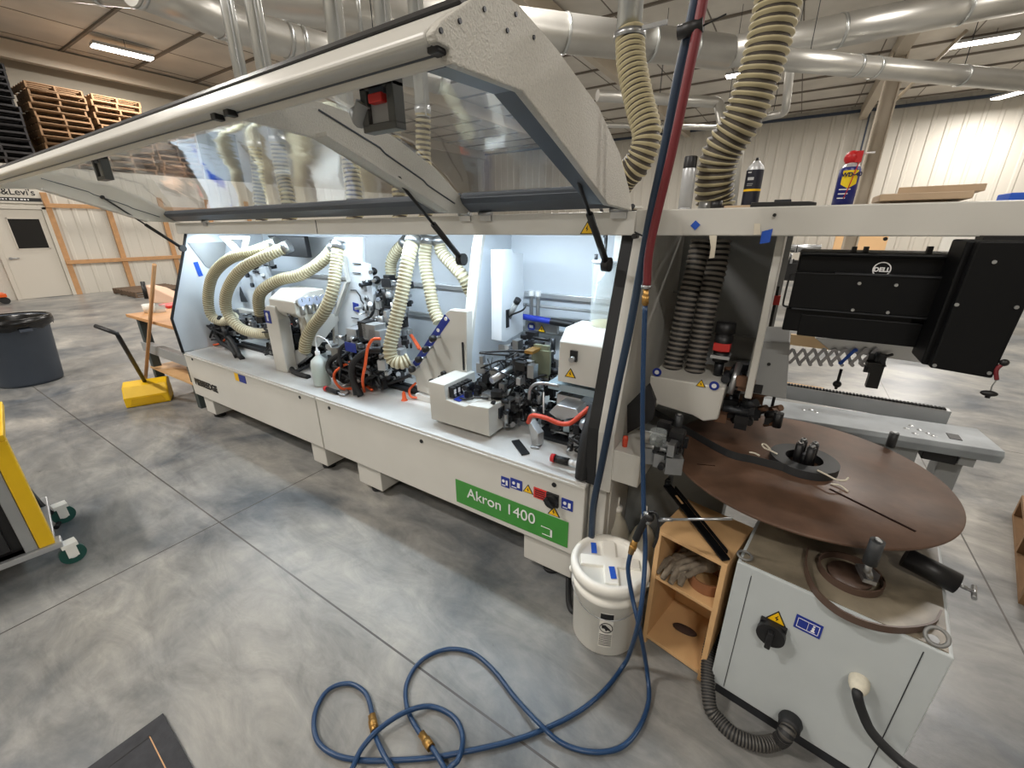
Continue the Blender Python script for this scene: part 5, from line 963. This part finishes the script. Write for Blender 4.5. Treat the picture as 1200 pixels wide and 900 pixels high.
b = MB(); q = az(zt-.04, 1024, 668); q0 = az(z0, 1022, 684); q3_ = ay(1.26, 1019, 660); b.cyl(q3_, q3_+Wz*.075, .0165, n=20, m=0); e_ = q3_+Wz*.075; b.cyl(e_, e_+Vector((.002, 0, .004)), .009, n=14, m=1); b.prism([az(.66, 1003, 660), az(.66, 1018, 662), az(.66, 1032, 674), az(.66, 1028, 683), az(.66, 1012, 678)], (0, 0, -.012), m=1); b.cyl(q3_-Wz*.03, q3_, .008, m=1); b.cyl(q0, q3_-Wz*.02, .008, m=1); b.build('roller_arm', [COILB, STEEL], fd)
b = MB(); p0 = az(.66, 1060, 652); p1 = az(.64, 1122, 684); b.cyl(p0, p1, .031, n=24, m=0); b.cyl(p1, p1+(p1-p0).normalized()*.02, .006, m=1); e_ = p1+(p1-p0).normalized()*.035; b.cyl(p1, e_, .005, m=1); sd_ = Vector((-(p1-p0).y, (p1-p0).x, 0)).normalized(); b.cyl(e_-sd_*.03+Vector((0,0,-.0)), e_+sd_*.03, .006, m=1); b.build('clamp_cylinder', [BLACK, STEEL], fd)
# black slotted bar leaning by the wooden box
t = thing('slotted_bar', az(.62, 820, 610), 'black slotted steel bar lying across the top of wooden box', 'steel bar')
b = MB(); e0 = az(.60, 782, 568); e1 = az(.575, 852, 655); dd = (e1-e0).normalized(); nn = dd.cross(Wz).normalized(); b.prism([e0-nn*.017, e1-nn*.012, e1+nn*.017, e0+nn*.017], (0, 0, -.008)); b.prism([e0+dd*.03-nn*.02, e1-dd*.02-nn*.016, e1-dd*.02-nn*.012, e0+dd*.03-nn*.016], (0, 0, .014)); b.build('bar', BLACKM, t, bev=.001)
b = MB(); q = e0+dd*.07; b.prism([q-nn*.004, q+dd*.05-nn*.004, q+dd*.05+nn*.004, q+nn*.004], (0, 0, .001)); b.build('slot', PLY, t); b = MB(); b.cyl(e0, e0+Wz*.02, .011); b.sphere(e0+Wz*.022, .009); b.build('bolt', DARKM, t)

# ================================================================ WOODEN BOX WITH GLOVES
b0 = Vector((-.231, 1.335, 0)); b1 = Vector((.009, 1.282, 0)); BU = (b1-b0).normalized(); BV = Vector((-BU.y, BU.x, 0)); BW = (b1-b0).length; BH = .545; BD = .26
def bbox(b, a, c, m=None): return b.add([b0+BU*x+BV*y+Wz*z for x, y, z in ((a[0],a[1],a[2]),(c[0],a[1],a[2]),(c[0],c[1],a[2]),(a[0],c[1],a[2]),(a[0],a[1],c[2]),(c[0],a[1],c[2]),(c[0],c[1],c[2]),(a[0],c[1],c[2]))], [(0,3,2,1),(4,5,6,7),(0,1,5,4),(1,2,6,5),(2,3,7,6),(3,0,4,7)], m=m)
wb = thing('wooden_shelf_box', b0+BU*BW/2+BV*BD/2, 'small birch plywood shelf box holding work gloves beside feeder cabinet', 'shelf')
for x0 in (0, BW-.018): b = MB(); bbox(b, (x0, 0, 0), (x0+.018, BD, BH)); b.build('side_panel', PLY, wb, bev=.001)
b = MB(); bbox(b, (.0, 0, BH), (BW, BD, BH+.014)); b.build('top_panel', PLY, wb, bev=.001)
b = MB(); bbox(b, (.018, .002, .34), (BW-.018, BD-.01, .355)); b.build('shelf_board', PLY, wb, bev=.001)
b = MB(); bbox(b, (.018, .0, .03), (BW-.018, BD-.01, .045)); b.build('bottom_board', PLY, wb, bev=.001)
b = MB(); bbox(b, (.018, BD-.01, 0), (BW-.018, BD, BH)); b.build('back_panel', PLY, wb)
b = MB(); bbox(b, (-.001, .004, BH-.12), (-.0002, .014, BH-.03)); b.build('label_strip', LABW, wb)
def glove(name, o, rz, label, flip=1):
    t = thing(name, o, label, 'glove', 'work gloves in the wooden box'); R = Matrix.Rotation(rz, 3, 'Z'); b = MB()
    def T_(x, y, z): return Vector(o)+R@Vector((x, y, z))
    verts = []; 
    b.sphere(T_(0, .05, .03), .04, m=0, sc=(1, 1.15, .7)); b.tube([T_(0, .08, .035), T_(0, .13, .045)], .03, n=14)
    for k, (fx, ln) in enumerate(((-.040, .05), (-.014, .062), (.013, .06), (.038, .045))):
        b.tube([T_(fx*.8, .03, .035), T_(fx, 0, .034), T_(fx*1.1, -ln*.6, .02), T_(fx*1.15, -ln, .008)], .0115, n=10, rad=[.013, .0125, .012, .0105])
    b.tube([T_(.03*flip, .06, .03), T_(.055*flip, .04, .022), T_(.06*flip, .01, .015)], .012, n=10, rad=[.014, .013, .010])
    g = b.build('fabric', GLOVE, t); md = g.modifiers.new('Remesh', 'REMESH'); md.mode = 'VOXEL'; md.voxel_size = .003; md.use_smooth_shade = True
    return t
glove('work_glove', b0+BU*.065+BV*.055+Wz*.356, -.25, 'dirty grey work glove, front one with fingers over the shelf edge')
glove('work_glove', b0+BU*.115+BV*.10+Wz*.385, -1.0, 'dirty grey work glove lying crumpled behind the front glove', -1)
t_ = MB(); q = b0+BU*.17+BV*.10+Wz*.358; t_.lathe(q, [(.06, 0), (.066, 0), (.066, .045), (.06, .045), (.06, 0)], n=40, smooth=False); tag(t_.build('brown_tape_roll', mat('brown_roll', rgb(138, 92, 62), .5)), 'brown roll of edge tape beside gloves in the wooden box', 'tape roll')
b = MB(); q = b0+BU*.12+BV*.12+Wz*.046; b.sphere(q+Wz*.012, .04, sc=(1.2, .5, .3)); tag(b.build('dark_rag', mat('dark_rag', rgb(60, 42, 34), .9), bev=0), 'dark rag at the bottom of the wooden box', 'rag')

# ================================================================ BUCKET
BC = Vector((-.385, 1.305, 0))
bk = thing('plastic_bucket', BC, 'white plastic bucket with screw lid and blue tape pieces', 'bucket')
b = MB(); b.lathe(BC, [(0, .0), (.125, 0), (.130, .006), (.137, .26), (.140, .262), (.144, .268), (.144, .29), (.140, .292), (.141, .31), (.146, .312), (.146, .325), (.142, .33)], n=64); b.build('body', WPL, bk)
b = MB(); b.lathe(BC, [(.148, .322), (.153, .324), (.154, .352), (.149, .365), (.140, .369), (.130, .368), (.124, .360), (.118, .348), (0, .348)], n=72); lid = b.build('lid', WPL, bk)
b = MB()
w_, l_ = .026, .114; P_ = [(w_,w_),(l_,w_),(l_,-w_),(w_,-w_),(w_,-l_),(-w_,-l_),(-w_,-w_),(-l_,-w_),(-l_,w_),(-w_,w_),(-w_,l_),(w_,l_)]; ca_, sa_ = math.cos(.42), math.sin(.42)
b.prism([BC+Vector((x*ca_-y*sa_, x*sa_+y*ca_, .347)) for x, y in P_][::-1], (0, 0, .014))
b.build('lid_cross', WPL, bk, bev=.003)
b = MB()
for px, py in ((696, 642), (718, 671)):
    q = az(.364, px, py); b.box(q+Vector((-.011, -.03, 0)), q+Vector((.011, .03, .0012)), R=Matrix.Rotation(.45 if px < 700 else .5, 3, 'Z'), piv=q)
b.build('blue_tape', TAPE, bk)
hd = (CAM-BC); hd.z = 0; hd.normalize(); sd_ = Vector((-hd.y, hd.x, 0))
P = []
for i in range(21):
    a = math.pi*i/20; P.append(BC+sd_*(math.cos(a)*.150)*-1+hd*(.02+math.sin(a)*.148*(1 if True else 0))+Wz*(.285-.055*math.sin(a)-.0*i))
P = [BC+(sd_*-math.cos(math.pi*i/24)+hd*math.sin(math.pi*i/24)).normalized()*.146+Wz*(.285-.075*math.sin(math.pi*i/24)) for i in range(0, 25)]
PW = [p for i, p in enumerate(P) if i <= 15]
b = MB(); b.tube(P, .002, n=8); b.build('handle_wire', STEEL, bk)
b = MB(); b.sphere(P[0], .014); b.sphere(P[-1], .014); b.build('handle_ear', WPL, bk)
def cyl_label(c, r, a0, a1, z0, z1, k=10):
    vs = [c+Vector((math.cos(a0+(a1-a0)*i/k)*r, math.sin(a0+(a1-a0)*i/k)*r, z)) for z in (z0, z1) for i in range(k+1)]; b = MB(); b.add(vs, [(i, i+1, k+2+i, k+1+i) for i in range(k)], smooth=True); return b
ac = math.atan2(hd.y, hd.x); 
cyl_label(BC, .1372, ac-.12, ac+.26, .06, .235).build('warning_label', mat('label_white', rgb(224, 222, 214), .5), bk)
cyl_label(BC, .1378, ac-.11, ac+.25, .198, .231).build('label_header', BLACK, bk)
b = MB()
for k in range(7): c_ = cyl_label(BC, .1378, ac-.10, ac+.24, .068+k*.009, .072+k*.009); b.add(c_.v, c_.f)
b.build('label_print', BLACK, bk)
q = BC+Vector((math.cos(ac+.07), math.sin(ac+.07), 0))*.1385+Wz*.162; hn_ = Vector((math.cos(ac+.07), math.sin(ac+.07), 0)); ring('pictogram_ring', q, hn_, .024, .0015, BLACK, bk)
b = MB(); b.prism([q-sd_*.018+Wz*.012, q-sd_*.004+Wz*.014, q+sd_*.014-Wz*.002, q+sd_*.02-Wz*.012, q+sd_*.006-Wz*.008, q-Wz*.016, q-sd_*.006-Wz*.004, q-sd_*.016-Wz*.004], hn_*.001); b.build('pictogram', BLACK, bk)

# ================================================================ JUGS behind the bucket
for i, (px, py, lab) in enumerate(((722, 620, 'milky plastic jug with narrow neck standing left behind the bucket'), (752, 640, 'milky plastic jug half hidden right behind the bucket'))):
    q = ay(1.62, px, py); c = Vector((q.x, 1.62, 0)); t = thing('plastic_jug', c, lab, 'jug', 'jugs behind the bucket')
    b = MB(); b.lathe(c, [(0, .0), (.058, 0), (.066, .01), (.068, .2), (.062, .25), (.04, .31), (.018, .345), (.018, .375)], n=32); b.build('body', JUG, t)
    b = MB(); b.lathe(c, [(.02, .37), (.02, .39), (0, .391)], n=20); b.cyl(c+Wz*.385, c+Wz*.44, .004); b.build('cap', WPL, t)
b = MB(); b.tube(spline([(-.50, 1.36, .01), (-.52, 1.30, .012), (-.56, 1.33, .012), (-.62, 1.45, .015), (-.66, 1.55, .1), (-.68, 1.56, .2)]), .013); tag(b.build('power_cable', RUBBER), 'black cable running from the machine underside to behind the bucket', 'cable')
# screwdriver on the small tray
q = ay(1.45, 731, 533); t = thing('screwdriver', q, 'screwdriver with red handle standing on the small tray by the post', 'screwdriver')
b = MB(); b.lathe(q+Vector((0, 0, .01)), [(0, .075), (.009, .072), (.011, .06), (.010, .03), (.007, .02), (0, .02)], n=16); b.build('handle', ORED, t)
b = MB(); b.cyl(q-Vector((0, 0, .005)), q+Wz*.03, .005); b.sphere(q+Wz*.018, .011, m=0); b.build('ferrule', YEL, t)

# ================================================================ LOOSE THINGS ON THE DECK
e0 = az(.602, 604, 517); e1 = az(.602, 616, 533); dd = (e1-e0).normalized(); nn = Vector((-dd.y, dd.x, 0)); b = MB(); b.prism([e0-nn*.02, e1-nn*.02, e1+nn*.02, e0+nn*.02], (0, 0, .007)); e2 = e0.lerp(e1, .2)+Wz*.0071; e3 = e0.lerp(e1, .6)+Wz*.0071; b.prism([e2-nn*.005, e3-nn*.005, e3+nn*.005, e2+nn*.005], (0, 0, .0006), m=1)
tag(b.build('black_gauge_bar', [BLACK, DARKM]), 'flat black bar lying on the machine deck front', 'bar')
t = thing('aluminium_clamp', az(.6, 626, 525), 'grey aluminium block clamp standing on the deck beside black bar', 'clamp')
q = az(.6, 627, 524); b = MB(); b.box((q.x-.022, q.y-.02, .601), (q.x+.022, q.y+.035, .612), rz=.3); b.build('base', STEEL, t, bev=.002)
b = MB(); b.prism([q+Vector((-.02, 0, .012)), q+Vector((.018, -.006, .012)), q+Vector((.014, .0, .075)), q+Vector((-.05, .03, .115)), q+Vector((-.055, .03, .09))], (.012, .04, 0)); b.build('body', ALU, t, bev=.003)
t = thing('flashlight', az(.62, 655, 543), 'black torch with red end lying beside the end post', 'torch')
p0 = az(.625, 646, 536); p1 = az(.625, 676, 544); b = MB(); b.cyl(p0.lerp(p1, .15), p0.lerp(p1, .7), .0165, n=20); b.build('body', BLACK, t); b = MB(); b.cyl(p0, p0.lerp(p1, .15), .019, n=20); b.build('end_cap', RED, t); b = MB(); b.cyl(p0.lerp(p1, .7), p0.lerp(p1, .95), .013, n=16); b.sphere(p1, .015); b.build('head', LABW, t)
t = thing('spray_bottle', az(.6, 376, 448), 'white squeeze bottle with green liquid standing on the deck', 'bottle')
q = az(.6, 377, 451); c = Vector((q.x, q.y+.01, .6)); b = MB(); b.lathe(c, [(0, 0.003), (.054, .003), (.058, .01), (.058, .14), (.05, .175), (.018, .205), (.014, .215), (.014, .235), (.0, .236)], n=28); b.build('body', mat('translucent_white', rgb(228, 236, 234), .3, alpha=.75), t)
b = MB(); b.lathe(c, [(0, 0.006), (.053, .006), (.053, .10), (0, .10)], n=28); b.build('liquid', GREENL, t)
b = MB(); b.lathe(c+Wz*.215, [(.016, 0), (.016, .022), (.008, .026), (.005, .05)], n=18); b.tube(spline([c+Wz*.26, c+Vector((.005, 0, .32)), c+Vector((.06, -.01, .35)), c+Vector((.12, 0, .33)), c+Vector((.15, .01, .28))]), .004, n=10); b.build('spout', LABW, t)
t = thing('pliers', az(.61, 392, 458), 'black and red handled tool lying on the deck by the cables', 'tool')
p0 = az(.615, 381, 455); p1 = az(.615, 396, 460); b = MB(); b.cyl(p0.lerp(p1, .18), p1, .015, n=14, m=0); b.build('grip', BLACK, t); b = MB(); b.cyl(p0, p0.lerp(p1, .18), .017, n=14); b.build('red_end', RED, t); b = MB(); b.tube(spline([p1, az(.61, 403, 463), az(.61, 409, 460), az(.61, 404, 456), az(.61, 398, 457)]), .006, n=8); b.build('jaw', STEEL, t)

# ================================================================ LEFT SIDE
# trash can
TC = Vector((-7.02, .80, 0)); t = thing('trash_can', TC, 'grey plastic trash can with black bin liner', 'trash can')
b = MB(); b.lathe(TC, [(0, 0), (.25, 0), (.26, .03), (.31, .66), (.33, .68), (.33, .72), (.31, .72), (.30, .66), (.24, .04), (0, .04)], n=48); b.build('body', TRASH, t)
b = MB(); b.lathe(TC, [(.275, .60), (.300, .70), (.325, .735), (.345, .73), (.352, .69), (.350, .65), (.335, .625)], n=40)
for v in b.v: a = math.atan2(v.y-TC.y, v.x-TC.x); v.z += .012*math.sin(7*a)+.006*math.sin(17*a) if v.z < .64 and v.z > .5 else 0
b.build('bin_liner', mat('bin_liner', rgb(14, 14, 15), .25), t)
for a in (.2, 3.3): b = MB(); b.box(TC+Vector((math.cos(a)*.33-.03, math.sin(a)*.33-.05, .60)), TC+Vector((math.cos(a)*.33+.03, math.sin(a)*.33+.05, .63))); b.build('handle', TRASH, t, bev=.004)
# dustpan
q = az(0, 172, 476); D = Vector((q.x, q.y, 0)); t = thing('dustpan', D, 'yellow upright dustpan with bent black handle on the floor', 'dustpan')
dv = Vector((.95, -.3, 0)).normalized(); 
p_l = az(0, 148, 479); p_r = az(0, 201, 470); e = (p_r-p_l); W_ = e.length; e.normalize(); bk_ = Vector((-e.y, e.x, 0)); 
b = MB(); p0 = p_l
prof = [(0, .0), (0, .1), (.06, .19), (.16, .22), (.24, .2), (.24, 0)]
b.prism([p0+bk_*v+Wz*z for v, z in prof], e*W_); b.build('pan', YPL, t, bev=.012)
b = MB(); b.box((0, 0, 0), (1, 1, 1)) if False else b.prism([p0+e*.04-bk_*.004+Wz*.02, p0+e*(W_-.04)-bk_*.004+Wz*.02, p0+e*(W_-.06)-bk_*.004+Wz*.085, p0+e*.06-bk_*.004+Wz*.085], bk_*.005); b.build('front_lip', mat('yellow_dark_plastic', rgb(214, 168, 20), .45), t)
hb_ = p0+e*(W_*.5)+bk_*.12+Wz*.21; b = MB(); top_ = az(.86, 112, 382); kn = az(.80, 137, 391); b.tube([top_, top_.lerp(kn, .5), kn, kn.lerp(hb_, .08)+Wz*-.0, kn.lerp(hb_, .2), hb_], .017, n=12); b.build('handle', BLACK, t)
# broom
q = az(0, 173, 456); t = thing('broom', q, 'wooden stick broom standing upright behind the yellow dustpan', 'broom')
tp_ = _at(1, q.y+.02, 181, 310); b = MB(); b.cyl(Vector((q.x, q.y, .08)), tp_, .015, n=12); b.build('stick', OAK, t)
b = MB(); b.box(q+Vector((-.08, -.02, 0)), q+Vector((.08, .02, .09))); b.build('head', YPL, t, bev=.004)
# workbench at the outfeed
zb_ = .80; t0 = az(zb_, 156, 366); t1 = az(zb_, 214, 386); t2 = az(zb_, 204, 350)
X0 = t0.x; wbn = thing('outfeed_bench', (t1.x, t0.y+.1, 0), 'wooden topped bench on dark steel frame at machine end', 'workbench')
bx0, bx1 = t0.x+.05, -4.45; by0, by1 = t1.y, t1.y+.75
b = MB(); b.box((bx0, by0, zb_-.03), (bx1, by1, zb_)); b.build('tabletop', mat('bench_plywood', rgb(200, 148, 96), .5, noise=.15, nscale=6), wbn, bev=.003)
b = MB(); b.box((bx0+.1, by0+.02, .42), (bx1, by0+.08, .52)); b.build('rail', GREYP, wbn, bev=.003); b = MB(); b.box((bx0+.1, by1-.08, .42), (bx1, by1-.02, .52)); b.build('rail', GREYP, wbn, bev=.003)
for x in (bx0+.15, bx1-.1):
    for y in (by0+.03, by1-.1): b = MB(); b.box((x, y, 0), (x+.07, y+.07, zb_-.03)); b.build('leg', mat('dark_green_steel', rgb(58, 68, 68), .5), wbn, bev=.003)
b = MB(); b.box((bx0+.15, by0+.02, .24), (bx1, by1-.05, .26)); b.build('lower_shelf', PLY, wbn)
for px, py, r_, h_, nm, lab, mm in ((176, 362, .055, .085, 'plastic_tub', 'white plastic tub at the bench corner behind the broom', WPL), (187, 362, .065, .075, 'clear_tub', 'clear plastic tub on the bench right of the broom', CLEAR)):
    q = az(zb_, px, py+4); b = MB(); b.lathe((q.x, q.y, zb_), [(0, .002), (r_*.85, .002), (r_, h_), (r_-.006, h_), (r_*.8, .01), (0, .01)], n=24); tag(b.build(nm, mm), lab, 'tub')
q = az(zb_, 173, 355); b = MB(); b.cyl(q+Vector((.02, 0, .05)), q+Vector((-.03, .02, .24)), .022); tag(b.build('marker', BLACK), 'black tool handle standing in the white tub', 'tool handle')
q = az(zb_, 188, 358); b = MB(); b.prism([q+Vector((-.3, -.0, 0)), q+Vector((.12, .2, 0)), q+Vector((-.1, .12, .1)), q+Vector((-.26, .06, .17)), q+Vector((-.42, 0, .2)), q+Vector((-.36, 0, .1))], (.04, .12, 0)); tag(b.build('paper_bag', mat('paper_bag', rgb(226, 190, 164), .7), bev=.01), 'crumpled pinkish paper bag lying on the bench', 'bag')
q = az(zb_, 203, 358); b = MB(); b.box(q+Vector((-.05, -.12, 0)), q+Vector((.2, .12, .03))); tag(b.build('red_case', REDL, bev=.006), 'flat red packet on the bench next to machine', 'packet')
# orange pallet jack part at left frame edge
q = az(0, 10, 356); t = thing('pallet_jack', q, 'orange pallet truck fork with black wheel near the office door', 'pallet jack')
b = MB(); y0 = q.y; b.box((q.x-.08, y0-.8, .16), (q.x+.08, y0+.02, .24), m=0); b.box((q.x-.35, y0-.8, .16), (q.x-.2, y0+.02, .24), m=0); b.box((q.x-.35, y0-.9, .16), (q.x+.08, y0-.7, .34), m=0); b.build('forks', mat('orange_paint', rgb(226, 96, 30), .4), t, bev=.01)
b = MB()
for x in (q.x-.28, q.x): b.cyl((x-.04, y0-.03, .08), (x+.04, y0-.03, .08), .08, n=20)
b.build('wheel', RUBBER, t)
# floor pallets by the wall
def pallet_mesh(name, m, nb=7, w=1.2, d=1.0, h=.14):
    b = MB()
    for k in range(nb): y = k*(d-.1)/(nb-1); b.box((0, y, h-.022), (w, y+.1, h)); 
    for k in range(4): y = k*(d-.1)/3; b.box((0, y, 0), (w, y+.1, .02))
    for x in (0, w/2-.02, w-.04): b.box((x, 0, .02), (x+.04, d, h-.022))
    for v in b.v: v.x, v.y = v.y-d/2, v.x-w/2
    o = b.build(name, m, None); return o
p = pallet_mesh('floor_pallet', PALD, d=1.6, nb=8); q = az(0, 160, 345); p.location = (q.x, q.y+.35, 0); tag(p, 'grey weathered pallet flat on floor below the pine battens', 'pallet', 'pallets on the floor by the wall')
r = dup(p, Vector((q.x-.1, q.y+2.3, 0)), 'stack-end weathered pallet on the floor, half behind the machine'); r = dup(p, Vector((q.x-.1, q.y+2.4, .142)), 'weathered pallet lying on top of another beside the machine')
# pallets stacked on the office roof
zp = 3.1
pal = pallet_mesh('wood_pallet', PALW, nb=6, w=1.05, d=1.12, h=.14); pal.location = (-16.75, 4.19, zp+.001); tag(pal, 'tan wooden pallet, lowest in the left tan stack on the office roof', 'pallet', 'tan pallets stacked on the office roof')
R_ = random.Random(3)
for st, (y, n_) in enumerate(((4.19, 13), (5.38, 13), (6.6, 9))):
    for k in range(n_):
        if st == 0 and k == 0: continue
        top_ = k == n_-1
        dup(pal, Vector((-16.75+R_.uniform(-.05, .05), y+R_.uniform(-.04, .04), zp+.001+.144*k)), ('topmost tan wooden pallet of the %s stack on the office roof' if top_ else 'tan wooden pallet in the %s stack on the office roof') % ('left tan', 'second tan', 'far low')[st], 'tan pallets in the %s stack' % ('left tan', 'second tan', 'far low')[st], R_.uniform(-.03, .03))
pal['group'] = 'tan pallets in the left tan stack'; pal['label'] = 'tan wooden pallet in the left tan stack on the office roof'
pd_ = pallet_mesh('plastic_pallet', PALB, nb=6, w=1.1, d=1.1, h=.14); pd_.location = (-16.75, 2.9, zp+.001); tag(pd_, 'black plastic pallet in the dark stack at the left edge', 'pallet', 'dark pallets at the left edge')
for k in range(1, 15): dup(pd_, Vector((-16.75+R_.uniform(-.05, .05), 2.9+R_.uniform(-.05, .05), zp+.001+.144*k)), rz=R_.uniform(-.04, .04))
b = MB(); b.lathe((-16.6, 3.0, zp+15*.144), [(0, 0), (.25, 0), (.25, .12), (.3, .14), (.3, .2), (.2, .26), (0, .26)], n=20); tag(b.build('black_reel', BLACK), 'round black reel on top of the dark pallet stack', 'reel')
b = MB(); b.box((-17.2, 7.6, zp+.002), (-16.5, 8.5, zp+1.5)); tag(b.build('grey_crate', DARKM, bev=.02), 'dark grey crate beyond the pallet stacks on the roof', 'crate')
# cart lower left
ct_ = thing('tool_cart', az(0, 40, 680), 'grey cart with yellow corner post and green castors at left', 'cart')
c0 = az(.13, 67, 640); cx0, cy0 = c0.x, c0.y
ca = -.14; R = Matrix.Rotation(ca, 3, 'Z')
def cbox(nm, a, c, m, bev=.004, z=None):
    b = MB(); b.box(Vector((cx0, cy0, 0))+Vector(a), Vector((cx0, cy0, 0))+Vector(c), R=R, piv=(cx0, cy0, 0)); return b.build(nm, m, ct_, bev)
cbox('post', (-.06, -.055, .15), (0, 0, .72), YPL); cbox('side_rail', (-.06, -.10, .15), (-.005, -.057, .70), GREYP)
cbox('bottom_rail', (-.07, -1.0, .12), (.012, .02, .15), ALU); cbox('shelf', (-.6, -1.0, .13), (-.01, 0, .15), ALU); 
cbox('cabinet_body', (-.6, -.95, .15), (-.05, -.10, .62), BLACK)
cbox('drawer_front', (-.055, -.9, .17), (-.035, -.14, .38), mat('dark_plastic_box', rgb(40, 40, 42), .35, noise=.3, nscale=8)); cbox('drawer_front', (-.055, -.9, .4), (-.035, -.14, .6), MATS['dark_plastic_box'])
cbox('yellow_top', (-.6, -1.0, .72), (0, 0, .75), YPL)
for dx, dy in ((-.02, .035), (-.50, .035), (-.02, -.95)):
    w0 = Vector((cx0, cy0, 0))+R@Vector((dx, dy, 0)); b = MB(); b.cyl(w0+Vector((-.015, 0, .05)), w0+Vector((.015, 0, .05)), .05, n=24, m=0); b.cyl(w0+Vector((-.017, 0, .05)), w0+Vector((.017, 0, .05)), .02, n=16, m=1); b.box(w0+Vector((-.03, -.03, .10)), w0+Vector((.03, .03, .12)), m=1); b.box(w0+Vector((-.024, -.02, .04)), w0+Vector((-.018, .02, .11)), m=1); b.box(w0+Vector((.018, -.02, .04)), w0+Vector((.024, .02, .11)), m=1); b.build('castor', [CASTER, WPL], ct_)
b = MB(); b.tube(spline([az(.25, 30, 570), az(.18, 45, 588), az(.1, 58, 600), az(.02, 70, 608), az(.02, 66, 618)]), .012); b.build('cable', BLACK, ct_)
# floor mat
m0 = az(0, 192, 838); m1 = az(0, 107, 900); m2 = az(0, 236, 900); u1 = (m1-m0).normalized(); u2 = (m2-m0).normalized(); u2 = (u2-u1*u2.dot(u1)).normalized()
t = thing('floor_mat', m0+u1*.3+u2*.3, 'dark grey square floor mat with stitched border', 'mat')
b = MB(); b.prism([m0, m0+u1*.8, m0+u1*.8+u2*.8, m0+u2*.8], (0, 0, .012)); b.build('mat', mat('dark_mat', rgb(52, 52, 55), .85, noise=.25, nscale=30, bump=.4), t, bev=.002)
b = MB(); g = .05; A_ = m0+u1*g+u2*g+Wz*.0121
b.prism([A_, A_+u1*.7, A_+u1*.7+u2*.005, A_+u2*.005], (0, 0, .001)); b.build('border_line', BLACK, t); b = MB(); b.prism([A_, A_+u2*.7, A_+u2*.7+u1*.003, A_+u1*.003], (0, 0, .001)); b.build('dust_line', OAK, t)
# pallet at the right edge
p = pallet_mesh('floor_pallet', PALW, nb=6, w=.9, d=1.0); q = az(0, 1182, 690); p.location = (q.x+.60, q.y+.22, 0); p.rotation_euler = (0, 0, -.25); tag(p, 'tan wooden pallet on the floor at the right edge', 'pallet')
# ---------------------------------------------------------------- far background behind the console
t = thing('far_workbench', (-1.2, 9.5, 0), 'cluttered white workbench far behind the machine on the right', 'workbench')
b = MB(); b.box((-.6, 9.2, .86), (3.6, 10.1, .9)); b.build('tabletop', WPL, t)
for x in (-.5, 1.4, 3.4): b = MB(); b.box((x, 9.3, 0), (x+.08, 9.4, .86)); b.build('leg', GREYP, t)
b = MB(); b.box((1.3, 21.5, 0), (2.9, 21.7, 1.9)); tag(b.build('plywood_sheet', mat('tan_sheet', rgb(232, 190, 140), .6), bev=.005), 'tan plywood sheet standing against the far back wall', 'sheet')
b = MB(); b.box((4.4, 21.6, 0), (6.4, 21.8, 2.1)); tag(b.build('white_board', WPL, bev=.005), 'white board standing by the far back wall', 'board')
t = thing('drill_stand', (.3, 7.2, 0), 'black and grey machine far behind, seen left of the console', 'machine')
b = MB(); b.box((-.2, 7.0, .9), (.2, 7.3, 1.1)); clutter(b, (0, 7.1, 1.2), (.6, .4, .3), 30, 71, (0, 1)); b.cyl((-.45, 7.1, 1.32), (.3, 7.1, 1.32), .05, m=1); b.cyl((-.45, 7.1, 1.1), (.3, 7.1, 1.1), .07, m=0); b.build('head', [BLACK, STEEL], t)
b = MB(); b.box((-.15, 7.05, 0), (-.05, 7.25, .9)); b.build('column', GREYP, t); 
q = ay(2.2, 909, 352); b = MB(); b.box(q+Vector((-.014, 0, -.02)), q+Vector((.016, .03, .02)), m=0); b.cyl(q+Vector((0, .01, -.16)), q+Vector((0, .01, .06)), .006, m=1); b.build('red_switch', [REDL, BLACK], mc)

# ---------------------------------------------------------------- render look
w = bpy.data.worlds.new('world'); bpy.context.scene.world = w; w.use_nodes = True; w.node_tree.nodes['Background'].inputs[0].default_value = (1, .95, .88, 1); w.node_tree.nodes['Background'].inputs[1].default_value = .3
vs = bpy.context.scene.view_settings; vs.view_transform = 'Standard'; vs.look = 'None'; vs.gamma = 1; vs.use_curve_mapping = False; vs.exposure = .28
